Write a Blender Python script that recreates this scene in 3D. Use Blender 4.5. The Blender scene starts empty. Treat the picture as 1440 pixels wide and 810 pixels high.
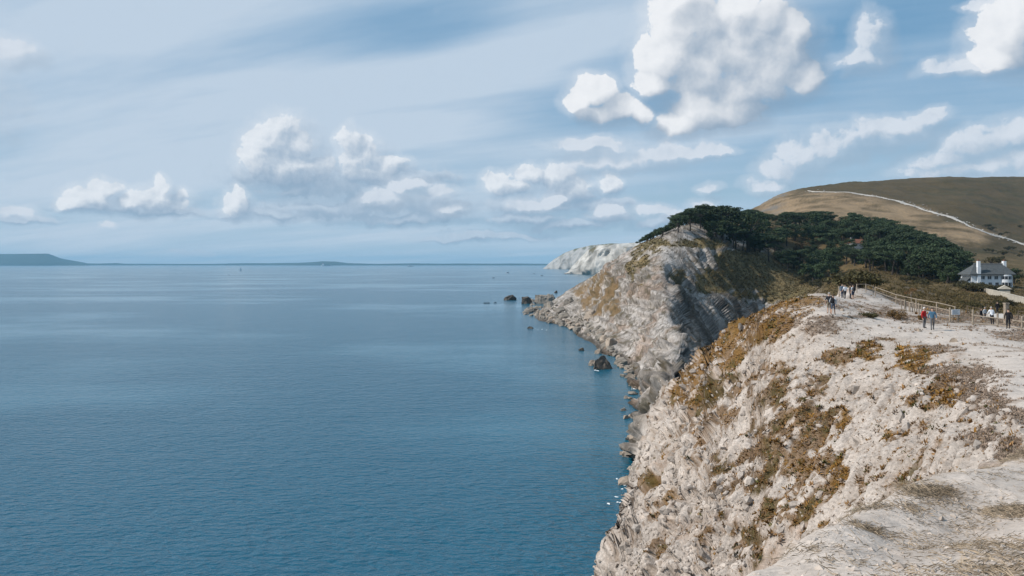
import bpy, bmesh, math, random
import numpy as np
from mathutils import Vector, Matrix

# ---------------------------------------------------------------- camera
F = 1067.0            # focal length in photo pixels (1440 wide)
HZ = 371.0            # horizon row in the photo
H = 34.0              # eye height above the sea, metres
scene = bpy.context.scene
COL = scene.collection
cam_data = bpy.data.cameras.new('camera')
cam_data.sensor_width = 36.0
cam_data.lens = 36.0 * F / 1440.0
cam_data.shift_y = -(405.0 - HZ) / 1440.0
cam_data.clip_start = 0.2
cam_data.clip_end = 200000.0
cam = bpy.data.objects.new('camera', cam_data)
cam.location = (0, 0, H)
cam.rotation_euler = (math.radians(90), 0, 0)
COL.objects.link(cam)
scene.camera = cam

# ---------------------------------------------------------------- light
SUN_EL = math.radians(42)
SUN_AZ = math.radians(-97)        # clockwise from +Y (view direction): to the left, a little behind
sdir = Vector((math.sin(SUN_AZ) * math.cos(SUN_EL), math.cos(SUN_AZ) * math.cos(SUN_EL), math.sin(SUN_EL)))
sun_data = bpy.data.lights.new('sun', 'SUN')
sun_data.energy = 4.4
sun_data.angle = math.radians(0.6)
sun_data.color = (1.0, 0.94, 0.87)
sun = bpy.data.objects.new('sun', sun_data)
sun.rotation_euler = (-sdir).to_track_quat('-Z', 'Y').to_euler()
sun.location = (-60, -20, 120)
COL.objects.link(sun)

vs = scene.view_settings
vs.view_transform = 'Standard'
vs.look = 'None'
vs.exposure = 0.0
vs.gamma = 1.0
scene.render.engine = 'CYCLES'
scene.cycles.use_denoising = True
scene.cycles.max_bounces = 6
scene.cycles.diffuse_bounces = 2
scene.cycles.glossy_bounces = 2
scene.cycles.volume_bounces = 0
scene.cycles.transparent_max_bounces = 8

# ---------------------------------------------------------------- sky with clouds (world shader, laid out by compass direction)
world = bpy.data.worlds.new('World')
scene.world = world
world.use_nodes = True
wt = world.node_tree
wt.nodes.clear()


class NT:
    """small helper to write node graphs"""
    def __init__(self, tree):
        self.t = tree
    def n(self, kind, **kw):
        nd = self.t.nodes.new(kind)
        for k, v in kw.items():
            setattr(nd, k, v)
        return nd
    def link(self, a, b):
        self.t.links.new(a, b)
    def put(self, sock, v):
        if hasattr(v, 'is_output') or hasattr(v, 'links'):
            self.t.links.new(v, sock)
        else:
            sock.default_value = v
    def m(self, op, a, b=None, c=None, clamp=False):
        nd = self.n('ShaderNodeMath', operation=op, use_clamp=clamp)
        self.put(nd.inputs[0], a)
        if b is not None: self.put(nd.inputs[1], b)
        if c is not None: self.put(nd.inputs[2], c)
        return nd.outputs[0]
    def v(self, op, a, b=None, c=None):
        nd = self.n('ShaderNodeVectorMath', operation=op)
        self.put(nd.inputs[0], a)
        if b is not None: self.put(nd.inputs[1], b)
        if c is not None: self.put(nd.inputs[2], c)
        return nd.outputs['Value'] if op in ('DOT_PRODUCT', 'LENGTH', 'DISTANCE') else nd.outputs[0]
    def noise(self, vec, scale, detail=4.0, rough=0.5, dist=0.0, color=False, lac=2.0):
        nd = self.n('ShaderNodeTexNoise')
        self.put(nd.inputs['Vector'], vec)
        nd.inputs['Scale'].default_value = scale
        nd.inputs['Detail'].default_value = detail
        nd.inputs['Roughness'].default_value = rough
        nd.inputs['Lacunarity'].default_value = lac
        nd.inputs['Distortion'].default_value = dist
        return nd.outputs['Color'] if color else nd.outputs['Fac']
    def noise2(self, vec, scale, detail=4.0, rough=0.5, color=False, kind='FBM'):
        nd = self.n('ShaderNodeTexNoise', noise_dimensions='2D')
        nd.noise_type = kind
        self.put(nd.inputs['Vector'], vec)
        nd.inputs['Scale'].default_value = scale
        nd.inputs['Detail'].default_value = detail
        nd.inputs['Roughness'].default_value = rough
        if kind != 'FBM':
            nd.inputs['Offset'].default_value = 1.0
            nd.inputs['Gain'].default_value = 1.0
        return nd.outputs['Color'] if color else nd.outputs['Fac']
    def smooth(self, x, lo, hi, a=0.0, b=1.0):
        nd = self.n('ShaderNodeMapRange', interpolation_type='SMOOTHSTEP')
        self.put(nd.inputs['Value'], x)
        nd.inputs['From Min'].default_value = lo
        nd.inputs['From Max'].default_value = hi
        nd.inputs['To Min'].default_value = a
        nd.inputs['To Max'].default_value = b
        return nd.outputs['Result']
    def lin(self, x, lo, hi, a=0.0, b=1.0):
        nd = self.n('ShaderNodeMapRange')
        self.put(nd.inputs['Value'], x)
        nd.inputs['From Min'].default_value = lo
        nd.inputs['From Max'].default_value = hi
        nd.inputs['To Min'].default_value = a
        nd.inputs['To Max'].default_value = b
        return nd.outputs['Result']
    def mix(self, fac, a, b, blend='MIX'):
        nd = self.n('ShaderNodeMix', data_type='RGBA', blend_type=blend)
        self.put(nd.inputs[0], fac)
        self.put(nd.inputs[6], a if not isinstance(a, tuple) else (*a[:3], 1.0))
        self.put(nd.inputs[7], b if not isinstance(b, tuple) else (*b[:3], 1.0))
        return nd.outputs[2]
    def xyz(self, x, y, z):
        nd = self.n('ShaderNodeCombineXYZ')
        for s, v in zip(nd.inputs, (x, y, z)): self.put(s, v)
        return nd.outputs[0]
    def sep(self, v):
        nd = self.n('ShaderNodeSeparateXYZ')
        self.put(nd.inputs[0], v)
        return nd.outputs


def azel(px, py):
    a = math.atan((px - 720) / F)
    e = math.atan((HZ - py) / F * math.cos(a))
    return a * 1000.0, e * 1000.0


PUFF_NEAR = [(972, 35, 52, 50), (945, 80, 46, 36), (1050, 35, 50, 44), (1085, 70, 46, 42), (1035, 80, 44, 40), (985, 105, 48, 36), (1075, 110, 50, 34), (1030, 128, 52, 30),
    (1128, 108, 26, 22), (1008, 70, 36, 34), (1060, 90, 44, 40), (985, 152, 50, 26), (950, 172, 36, 18), (1030, 155, 44, 20), (918, 118, 30, 20), (1030, 12, 30, 22), (955, 2, 34, 24), (1105, 45, 24, 26),
    (832, 130, 32, 22), (868, 154, 36, 18), (810, 142, 22, 16), (846, 160, 34, 13), (900, 160, 20, 12),
    (1420, 50, 36, 34), (1398, 82, 30, 18), (1445, 22, 30, 34), (-260, 120, 120, 60), (-420, 60, 150, 70), (1800, 120, 120, 60), (2100, 40, 160, 70)]
PUFF_SOFT = [(1230, 55, 22, 26), (1218, 84, 30, 18), (1195, 84, 22, 12), (1096, 240, 26, 22), (1128, 222, 34, 22), (1168, 206, 40, 19), (1215, 192, 44, 17), (1262, 180, 40, 14), (1298, 164, 24, 10),
    (1325, 222, 36, 18), (1385, 196, 56, 18), (1445, 190, 46, 22), (1345, 238, 60, 12), (1440, 230, 56, 24), (1082, 264, 28, 12), (1380, 8, 22, 7), 
    (20, 75, 26, 18), (870, 226, 74, 15), (932, 216, 54, 12), (985, 212, 44, 8), (830, 205, 56, 9), (1340, 95, 30, 10),
    (575, 262, 34, 12), (615, 272, 28, 12), (540, 280, 30, 12), (862, 302, 24, 10), (990, 284, 20, 9), (740, 290, 24, 9), (775, 284, 20, 9), (930, 300, 28, 9), (632, 296, 18, 9), (1000, 262, 16, 7), (150, 316, 9, 4), (15, 302, 24, 7)]
PUFF_FAR = [(396, 202, 38, 32), (368, 224, 28, 24), (432, 234, 32, 22), (404, 236, 46, 18), (394, 180, 22, 15), (420, 205, 24, 20),
    (490, 198, 17, 17), (506, 222, 30, 27), (540, 234, 32, 16), (520, 240, 36, 14), (333, 285, 18, 17), (128, 279, 30, 14), (150, 268, 17, 12), (108, 286, 22, 9), (222, 279, 36, 16), (228, 263, 12, 12),
    (250, 288, 20, 8), (190, 284, 22, 9), (700, 258, 22, 14), (722, 262, 26, 13), (745, 246, 24, 15), (782, 250, 28, 18), (806, 264, 26, 14), (856, 260, 16, 11),
   
    (-150, 285, 60, 18), (-330, 270, 90, 24), (1700, 260, 90, 24), (2000, 280, 110, 26)]
PUFF_BASE = [(470, 262, 60, 18), (430, 266, 64, 14), (530, 288, 76, 20), (604, 290, 56, 17), (482, 296, 96, 13), (566, 309, 104, 8), (622, 304, 46, 11), (408, 303, 56, 8), (190, 292, 52, 9),
    (762, 290, 74, 12), (842, 286, 46, 11), (738, 308, 62, 9), (802, 318, 66, 8), (862, 306, 40, 12), (400, 250, 62, 12), (525, 250, 56, 12), (130, 292, 46, 7), (585, 250, 50, 11), (700, 332, 70, 5),
    (640, 336, 50, 5), (330, 300, 26, 6), (235, 296, 40, 6), (925, 312, 46, 9), (270, 354, 24, 3), (20, 310, 36, 5), (800, 275, 50, 12)]


def puff_group(name, puffs):
    """smooth union of cumulus heads as a function of (azimuth, elevation) * 1000"""
    g = bpy.data.node_groups.new(name, 'ShaderNodeTree')
    g.interface.new_socket('P', in_out='INPUT', socket_type='NodeSocketVector')
    g.interface.new_socket('D', in_out='OUTPUT', socket_type='NodeSocketFloat')
    k = NT(g)
    gi = k.n('NodeGroupInput'); go = k.n('NodeGroupOutput')
    acc = None
    for (px, py, rx, ry) in puffs:
        a, e = azel(px, py)
        ix, iy = 1.0 / (rx * 1.12), 1.0 / (ry * 1.12)
        s = k.v('MULTIPLY_ADD', gi.outputs[0], (ix, iy, 0.0), (-a * ix, -e * iy, 0.0))
        d = k.v('DOT_PRODUCT', s, s)
        acc = d if acc is None else k.m('SMOOTH_MIN', acc, d, 0.16)
    out = k.m('MAXIMUM', k.m('SUBTRACT', 1.0, acc), -1.2)
    k.link(out, go.inputs[0])
    return g


W = NT(wt)
geo = W.n('ShaderNodeTexCoord')
D = W.v('NORMALIZE', geo.outputs['Generated'])
dx, dy, dz = W.sep(D)
az = W.m('ARCTAN2', dx, dy)
el = W.m('ARCSINE', dz)
P = W.xyz(W.m('MULTIPLY', az, 1000.0), W.m('MULTIPLY', el, 1000.0), 0.0)
elp = W.m('MAXIMUM', W.m('MULTIPLY', el, 1000.0), 0.0)

sky = W.n('ShaderNodeTexSky', sky_type='NISHITA')
sky.sun_disc = False
sky.sun_elevation = SUN_EL
sky.sun_rotation = SUN_AZ
sky.altitude = 30.0
sky.air_density = 1.0
sky.dust_density = 1.6
sky.ozone_density = 1.6
WS = 0.09                                   # world strength
u = 1.0 / WS


def uc(r, g, b):
    return (r * u, g * u, b * u)


# thin high veil of cirrus, stretched along one direction across a flat layer
zz = W.m('MAXIMUM', W.m('ADD', dz, 0.10), 0.03)
pl = W.xyz(W.m('DIVIDE', dx, zz), W.m('DIVIDE', dy, zz), 0.0)
rot = W.n('ShaderNodeVectorRotate', rotation_type='Z_AXIS')
W.put(rot.inputs['Vector'], pl); rot.inputs['Angle'].default_value = math.radians(24)
st = W.v('MULTIPLY', rot.outputs[0], (0.34, 1.25, 1.0))
ci1 = W.noise2(st, 0.9, 6.0, 0.56)
ci2 = W.noise2(pl, 0.35, 2.0, 0.5)


def soft(px, py, rx, ry, rotdeg=0.0):
    a, e = azel(px, py)
    s = W.v('SUBTRACT', P, (a, e, 0.0))
    if rotdeg:
        r = W.n('ShaderNodeVectorRotate', rotation_type='Z_AXIS')
        W.put(r.inputs['Vector'], s); r.inputs['Angle'].default_value = math.radians(-rotdeg)
        s = r.outputs[0]
    s = W.v('MULTIPLY', s, (1.0 / rx, 1.0 / ry, 0.0))
    return W.m('POWER', 2.718, W.m('MULTIPLY', W.v('DOT_PRODUCT', s, s), -1.0))


veil = W.m('MULTIPLY_ADD', ci2, 0.25, 0.38)
veil = W.m('MULTIPLY_ADD', soft(150, 120, 430, 230), 0.50, veil)
veil = W.m('MULTIPLY_ADD', soft(660, 92, 260, 24, 11), 0.28, veil)
veil = W.m('MULTIPLY_ADD', soft(1250, 120, 170, 26, 14), 0.20, veil)
veil = W.m('MULTIPLY_ADD', soft(580, 42, 150, 36, 8), -0.52, veil)
veil = W.m('MULTIPLY_ADD', soft(1040, 245, 150, 34, 8), -0.36, veil)
veil = W.m('MULTIPLY_ADD', soft(1260, 30, 190, 40), -0.34, veil)
veil = W.m('MULTIPLY_ADD', W.m('SUBTRACT', ci1, 0.5), 1.7, veil)
veil = W.m('MINIMUM', W.m('MAXIMUM', veil, 0.0), 0.92)
hz_f = W.smooth(el, 0.0, 0.24, 0.85, 0.0)
SKYC = W.mix(0.6, sky.outputs[0], uc(0.105, 0.345, 0.600))
SKYC = W.mix(hz_f, SKYC, uc(0.46, 0.615, 0.735))
SKYC = W.mix(veil, SKYC, W.mix(W.smooth(veil, 0.35, 0.95), uc(0.44, 0.585, 0.745), uc(0.56, 0.665, 0.785)))
c = SKYC
SX, SY = -0.66, 0.75            # the sun's side of a cloud in azimuth / elevation
for (nm, puffs, warp, ws, fs, fa, e1, e2, lo, hi, op, lit, shd, lk, sf, sm) in (
        ('cloud_base', PUFF_BASE, 24.0, 0.022, 0.040, 1.0, 7.0, 10.0, -0.1, 0.55, 1.05, (0.55, 0.65, 0.765), (0.25, 0.37, 0.51), 0.40, 1.2, 0.5),
        ('cloud_far', PUFF_FAR, 20.0, 0.024, 0.044, 1.0, 6.0, 15.0, 0.08, 0.50, 0.95, (0.80, 0.845, 0.90), (0.27, 0.385, 0.525), 0.47, 0.9, 0.85),
        ('cloud_soft', PUFF_SOFT, 30.0, 0.016, 0.028, 1.0, 9.0, 18.0, 0.0, 0.80, 0.80, (0.68, 0.745, 0.83), (0.36, 0.455, 0.57), 0.50, 1.9, 0.8),
        ('cloud_near', PUFF_NEAR, 26.0, 0.013, 0.024, 1.0, 10.0, 30.0, 0.10, 0.42, 1.0, (0.88, 0.90, 0.93), (0.275, 0.36, 0.47), 0.50, 1.5, 0.55)):
    g = puff_group(nm, puffs)
    def ev(p):
        nd = W.n('ShaderNodeGroup'); nd.node_tree = g
        W.put(nd.inputs[0], p)
        return nd.outputs[0]
    w = W.v('SUBTRACT', W.noise2(P, ws, 4.0, 0.55, color=True), (0.5, 0.5, 0.5))
    q = W.v('MULTIPLY_ADD', w, (warp, warp, 0.0), P)
    qf = W.v('MULTIPLY_ADD', w, (warp * 0.7, warp * 0.7, 0.0), P)
    qs = W.v('ADD', qf, (SX * e1, SY * e1, 0.0))
    b0 = ev(q)
    b1 = ev(W.v('ADD', q, (SX * e2, SY * e2, 0.0)))
    f0 = W.m('MULTIPLY_ADD', W.noise2(qf, fs * 0.8, 3.0, 0.5, kind='RIDGED_MULTIFRACTAL'), -0.14, W.noise2(qf, fs, 7.0, 0.66))
    s0 = W.noise2(qf, fs * 0.9, 4.0, 0.55)
    s1 = W.noise2(qs, fs * 0.9, 4.0, 0.55)
    d0 = W.m('MULTIPLY_ADD', W.m('SUBTRACT', f0, 0.36), fa * 2.0, b0)
    gb = W.m('MAXIMUM', W.m('MINIMUM', W.m('MULTIPLY', W.m('SUBTRACT', b0, b1), 0.66), 0.42), -0.55)
    grad = W.m('MULTIPLY_ADD', W.m('SUBTRACT', s0, s1), sm, gb)
    grad = W.m('MULTIPLY_ADD', W.m('SUBTRACT', f0, 0.36), 0.25, grad)
    lightf = W.smooth(W.m('ADD', grad, lk), 0.0, 1.08)
    wd = W.m('MULTIPLY_ADD', W.m('SUBTRACT', 1.0, lightf), (hi - lo) * sf, (hi - lo) * 0.7)
    tt = W.m('DIVIDE', W.m('SUBTRACT', d0, lo), wd, clamp=True)
    core = W.m('MULTIPLY', W.smooth(tt, 0.0, 1.0), W.m('MULTIPLY_ADD', lightf, 0.45, op * 0.72, clamp=True))
    halo = W.m('MULTIPLY', W.smooth(W.m('MULTIPLY_ADD', W.m('SUBTRACT', f0, 0.36), 1.6, b0), -1.1, 0.6), 0.42)
    al = W.m('MAXIMUM', core, halo)
    c = W.mix(al, c, W.mix(lightf, uc(*shd), uc(*lit)))
# below the horizon: a dull blue, never seen past the sea
c = W.mix(W.smooth(el, -0.02, 0.0, 1.0, 0.0), c, uc(0.10, 0.17, 0.22))
bg = W.n('ShaderNodeBackground')
W.link(c, bg.inputs['Color'])
bg.inputs['Strength'].default_value = WS
wo = W.n('ShaderNodeOutputWorld')
W.link(bg.outputs[0], wo.inputs['Surface'])
world.cycles.sampling_method = 'MANUAL'
world.cycles.sample_map_resolution = 512

# ================================================================ helpers
rng = np.random.default_rng(7)
R = random.Random(11)


def hash3(i, j, k, s):
    h = (i.astype(np.int64) * 73856093) ^ (j.astype(np.int64) * 19349663) ^ (k.astype(np.int64) * 83492791) ^ (s * 2654435761)
    h = (h ^ (h >> 13)) * 1274126177 & 0x7fffffff
    return ((h ^ (h >> 16)) & 0xffffff) / float(0xffffff)


def vnoise(p, s=0):
    """value noise, -1..1; p is (n,3)"""
    f = np.floor(p); i = f.astype(np.int64); t = p - f
    t = t * t * t * (t * (t * 6 - 15) + 10)
    out = 0
    for a in (0, 1):
        wa = t[:, 0] if a else 1 - t[:, 0]
        for b in (0, 1):
            wb = t[:, 1] if b else 1 - t[:, 1]
            for c_ in (0, 1):
                wc = t[:, 2] if c_ else 1 - t[:, 2]
                out = out + wa * wb * wc * hash3(i[:, 0] + a, i[:, 1] + b, i[:, 2] + c_, s)
    return out * 2 - 1


def fbm(p, octv=4, s=0, gain=0.5, lac=2.03):
    a, tot, out = 1.0, 0.0, 0
    q = np.array(p, dtype=float)
    for o in range(octv):
        out = out + a * vnoise(q, s + o * 17); tot += a
        a *= gain; q = q * lac + 13.7
    return out / tot


def ridged(p, octv=4, s=0, gain=0.5):
    a, tot, out = 1.0, 0.0, 0
    q = np.array(p, dtype=float)
    for o in range(octv):
        out = out + a * (1 - 2 * np.abs(vnoise(q, s + o * 17))); tot += a
        a *= gain; q = q * 2.07 + 5.3
    return out / tot


def worley(p, s=0):
    """F1, F2 and the random value of the nearest cell"""
    f = np.floor(p).astype(np.int64)
    d1 = np.full(len(p), 9.0); d2 = np.full(len(p), 9.0); idv = np.zeros(len(p))
    for a in (-1, 0, 1):
        for b in (-1, 0, 1):
            for c_ in (-1, 0, 1):
                i, j, k = f[:, 0] + a, f[:, 1] + b, f[:, 2] + c_
                fx = i + hash3(i, j, k, s + 1); fy = j + hash3(i, j, k, s + 2); fz = k + hash3(i, j, k, s + 3)
                d = np.sqrt((fx - p[:, 0]) ** 2 + (fy - p[:, 1]) ** 2 + (fz - p[:, 2]) ** 2)
                closer = d < d1
                d2 = np.where(closer, d1, np.minimum(d2, d))
                idv = np.where(closer, hash3(i, j, k, s + 9), idv)
                d1 = np.where(closer, d, d1)
    return d1, d2, idv


def sstep(x, a, b):
    t = np.clip((x - a) / (b - a), 0, 1)
    return t * t * (3 - 2 * t)


def W3(px, py, Y):
    """world point at depth Y seen in the direction of photo pixel (px, py)"""
    return np.array([(px - 720.0) / F * Y, Y, H - (py - HZ) / F * Y])


def mesh_obj(name, verts, faces, mat=None, parent=None, smooth=False, link=True):
    me = bpy.data.meshes.new(name)
    me.from_pydata([tuple(map(float, v)) for v in verts], [], faces)
    if mat is not None: me.materials.append(mat)
    if smooth: me.polygons.foreach_set('use_smooth', [True] * len(me.polygons))
    me.update()
    o = bpy.data.objects.new(name, me)
    if link: COL.objects.link(o)
    if parent is not None: o.parent = parent
    return o


def np_mesh(name, V, Q, mat=None, smooth=True, color=None, parent=None):
    """mesh from numpy arrays; Q is (m,3) or (m,4)"""
    me = bpy.data.meshes.new(name)
    n = Q.shape[1]
    me.vertices.add(len(V)); me.vertices.foreach_set('co', np.ascontiguousarray(V, dtype=np.float32).ravel())
    me.loops.add(Q.size); me.loops.foreach_set('vertex_index', np.ascontiguousarray(Q, dtype=np.int32).ravel())
    me.polygons.add(len(Q))
    me.polygons.foreach_set('loop_start', np.arange(0, Q.size, n, dtype=np.int32))
    me.polygons.foreach_set('loop_total', np.full(len(Q), n, dtype=np.int32))
    me.polygons.foreach_set('use_smooth', np.full(len(Q), smooth, dtype=bool))
    me.update(calc_edges=True)
    if color is not None:
        at = me.attributes.new('tint', 'FLOAT_COLOR', 'POINT')
        cc = np.ones((len(V), 4), dtype=np.float32); cc[:, :3] = color
        at.data.foreach_set('color', cc.ravel())
    if mat is not None: me.materials.append(mat)
    o = bpy.data.objects.new(name, me)
    COL.objects.link(o)
    if parent is not None: o.parent = parent
    return o


def tag(o, label=None, cat=None, group=None, kind=None):
    if label: o['label'] = label
    if cat: o['category'] = cat
    if group: o['group'] = group
    if kind: o['kind'] = kind
    return o


def empty(name, loc=(0, 0, 0), rz=0.0, label=None, cat=None, group=None):
    o = bpy.data.objects.new(name, None)
    o.empty_display_size = 0.3
    o.location = tuple(float(v) for v in loc); o.rotation_euler = (0, 0, rz)
    COL.objects.link(o)
    return tag(o, label, cat, group)


def copy_tree(o, parent=None):
    c_ = o.copy()
    COL.objects.link(c_)
    c_.parent = parent
    for ch in o.children:
        copy_tree(ch, c_)
    return c_


# ---------------------------------------------------------------- materials
def new_mat(name):
    m = bpy.data.materials.new(name)
    m.use_nodes = True
    m.node_tree.nodes.clear()
    k = NT(m.node_tree)
    b = k.n('ShaderNodeBsdfPrincipled')
    o = k.n('ShaderNodeOutputMaterial')
    k.link(b.outputs[0], o.inputs['Surface'])
    return m, k, b


def plain_mat(name, col, rough=0.8, var=0.15, scale=3.0, bump=0.0, spec=0.3):
    m, k, b = new_mat(name)
    tc = k.n('ShaderNodeTexCoord')
    nz = k.noise(tc.outputs['Object'], scale, 5.0, 0.6)
    dark = tuple(c_ * (1 - var) for c_ in col); lite = tuple(min(1, c_ * (1 + var)) for c_ in col)
    k.link(k.mix(k.lin(nz, 0.3, 0.7), dark, lite), b.inputs['Base Color'])
    b.inputs['Roughness'].default_value = rough
    b.inputs['Specular IOR Level'].default_value = spec
    if bump:
        bp = k.n('ShaderNodeBump'); bp.inputs['Strength'].default_value = bump; bp.inputs['Distance'].default_value = 0.05
        k.link(nz, bp.inputs['Height']); k.link(bp.outputs[0], b.inputs['Normal'])
    return m


def ground_mat(name, fine, bump, bscale, rough=0.92, amount=0.35):
    """colour from the 'tint' attribute of the surface, broken up by procedural grain"""
    m, k, b = new_mat(name)
    at = k.n('ShaderNodeAttribute', attribute_name='tint')
    tc = k.n('ShaderNodeTexCoord')
    n1 = k.noise(tc.outputs['Object'], fine, 6.0, 0.65)
    n2 = k.noise(tc.outputs['Object'], fine * 0.13, 4.0, 0.6)
    f = k.m('MULTIPLY', k.lin(n1, 0.28, 0.72, 1 - amount, 1 + amount), k.lin(n2, 0.3, 0.7, 0.88, 1.12))
    k.link(k.v('SCALE', at.outputs['Color'], None), b.inputs['Base Color'])
    sc = k.t.nodes[-1]
    for nd in k.t.nodes:
        if nd.type == 'VECT_MATH' and nd.operation == 'SCALE':
            k.link(f, nd.inputs['Scale'])
    b.inputs['Roughness'].default_value = rough
    b.inputs['Specular IOR Level'].default_value = 0.15
    n3 = k.noise(tc.outputs['Object'], bscale, 6.0, 0.7)
    bp = k.n('ShaderNodeBump'); bp.inputs['Strength'].default_value = bump; bp.inputs['Distance'].default_value = 1.0 / bscale * 0.6
    k.link(n3, bp.inputs['Height']); k.link(bp.outputs[0], b.inputs['Normal'])
    return m


# ================================================================ land
# Surveyed points of the coast: (photo column, photo row, depth in metres) -> world; 'z' rows give the height directly.
PV = [  # visible ground
    # rise in front of the camera and its brow
    (1560, 810, 6.2), (1440, 810, 6.3), (1250, 810, 7.0), (1100, 810, 7.5), (1050, 806, 8.0), (1120, 766, 9.2), (1190, 727, 10.8),
    (1260, 692, 13.0), (1340, 668, 15.5), (1440, 655, 17), (1560, 655, 17), (1350, 730, 10.5), (1500, 730, 9.5), (1250, 760, 9.2),
    # ridge, brow and worn path
    (1440, 612, 21), (1440, 577, 27), (1440, 547, 33), (1400, 548, 33), (1400, 500, 45), (1340, 640, 27), (1340, 600, 32), (1340, 560, 37),
    (1340, 520, 43), (1340, 490, 50), (1310, 464, 61), (1440, 500, 44), (1440, 480, 56), (1400, 466, 62), (1350, 456, 68), (1300, 440, 78),
    (1380, 450, 84), (1500, 452, 84), (1560, 462, 68), (1560, 560, 30), (1560, 600, 22),
    (1250, 690, 32), (1250, 640, 36), (1250, 580, 42), (1250, 530, 48), (1250, 490, 54), (1250, 463, 60), (1250, 447, 70), (1250, 431, 84), (1250, 421, 100),
    (1150, 745, 38), (1150, 680, 42), (1150, 600, 48), (1150, 530, 54), (1150, 470, 60), (1150, 438, 66), (1150, 417, 80), (1150, 413, 88),
    (1200, 437, 70), (1190, 421, 92), (1180, 413, 104), (1220, 419, 118),
    (1060, 800, 42), (1060, 720, 46), (1060, 640, 51), (1060, 560, 58), (1060, 500, 67), (1060, 460, 78), (1060, 442, 88),
    (985, 810, 46), (985, 720, 51), (985, 640, 58), (985, 570, 70), (985, 522, 86), (985, 500, 96),
    (1020, 470, 92), (1100, 427, 86),
    (930, 810, 50), (930, 720, 58), (930, 640, 72), (930, 575, 95), (935, 535, 125), (945, 512, 155), (955, 500, 180),
    (880, 810, 55), (885, 735, 64), (893, 690, 80), (905, 650, 98), (912, 612, 130), (914, 588, 158), (904, 550, 194), (900, 520, 232),
    (862, 770, 62), (872, 735, 70),
    # rib between the sunlit seaward face and the shaded inner face of the headland
    (975, 481, 214), (959, 459, 250), (941, 424, 290), (928, 372, 340),
    # shaded inner face
    (962, 402, 342), (1000, 440, 337), (1000, 478, 322), (1040, 456, 360), (1062, 438, 386), (985, 400, 362), (985, 372, 382), (1010, 390, 382),
    (1040, 402, 394), (1080, 412, 402), (1110, 416, 396), (1140, 412, 360), (950, 352, 386), (1030, 430, 362),
    # crest of the headland
    (895, 346, 460), (920, 338, 425), (950, 330, 402), (985, 338, 404), (1020, 352, 408), (1060, 367, 416), (1100, 386, 418), (1135, 403, 400),
    # seaward face
    (900, 400, 348), (880, 440, 322), (905, 480, 268), (930, 470, 258), (905, 450, 300), (870, 400, 382), (860, 381, 420), (880, 361, 430),
    (850, 430, 372), (840, 400, 432), (820, 411, 480), (800, 421, 490), (820, 440, 410), (790, 441, 450), (860, 461, 328), (875, 488, 285),
    (890, 348, 470), (870, 363, 500), (845, 381, 520), (820, 396, 530), (800, 409, 535), (780, 421, 530), (768, 430, 520),
    (855, 492, 288), (835, 473, 335), (805, 459, 398), (770, 450, 446),
    # wooded slope behind
    (950, 323, 470), (1000, 318, 455), (1050, 326, 480), (1100, 322, 520), (1150, 320, 560), (1200, 327, 540), (1250, 334, 500),
    (1300, 350, 450), (1340, 370, 420), (1370, 391, 380), (1150, 396, 425), (1200, 379, 420), (1260, 386, 380), (1320, 396, 340), (1360, 401, 312),
    (1040, 352, 440), (1090, 366, 462), (1130, 372, 470),
    # valley and lower garden
    (1395, 405, 300), (1432, 411, 290), (1180, 393, 330), (1200, 406, 262), (1240, 401, 300), (1280, 406, 270), (1340, 411, 240), (1400, 421, 200),
    (1440, 426, 198), (1440, 441, 130), (1400, 446, 110), (1340, 431, 130), (1280, 426, 125), (1160, 402, 300), (1230, 415, 200), (1500, 430, 180), (1560, 440, 130), (1560, 420, 260),
    # the big down behind
    (1440, 372, 550), (1440, 387, 420), (1440, 401, 330), (1440, 345, 800), (1440, 300, 1000), (1440, 270, 1160), (1440, 251, 1360),
    (1290, 335, 720), (1290, 310, 850), (1290, 280, 1010), (1290, 262, 1140), (1290, 249, 1300), (1150, 305, 800), (1150, 283, 980), (1150, 264, 1200),
    (1200, 256, 1240), (1220, 300, 860), (1100, 274, 1180), (1065, 292, 1140), (1080, 300, 980), (1350, 249, 1330), (1370, 330, 780), (1370, 290, 980),
    (1560, 256, 1400), (1560, 300, 1000), (1560, 350, 760), (1560, 385, 480), (1250, 251, 1280), (1560, 400, 340),
]
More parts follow.
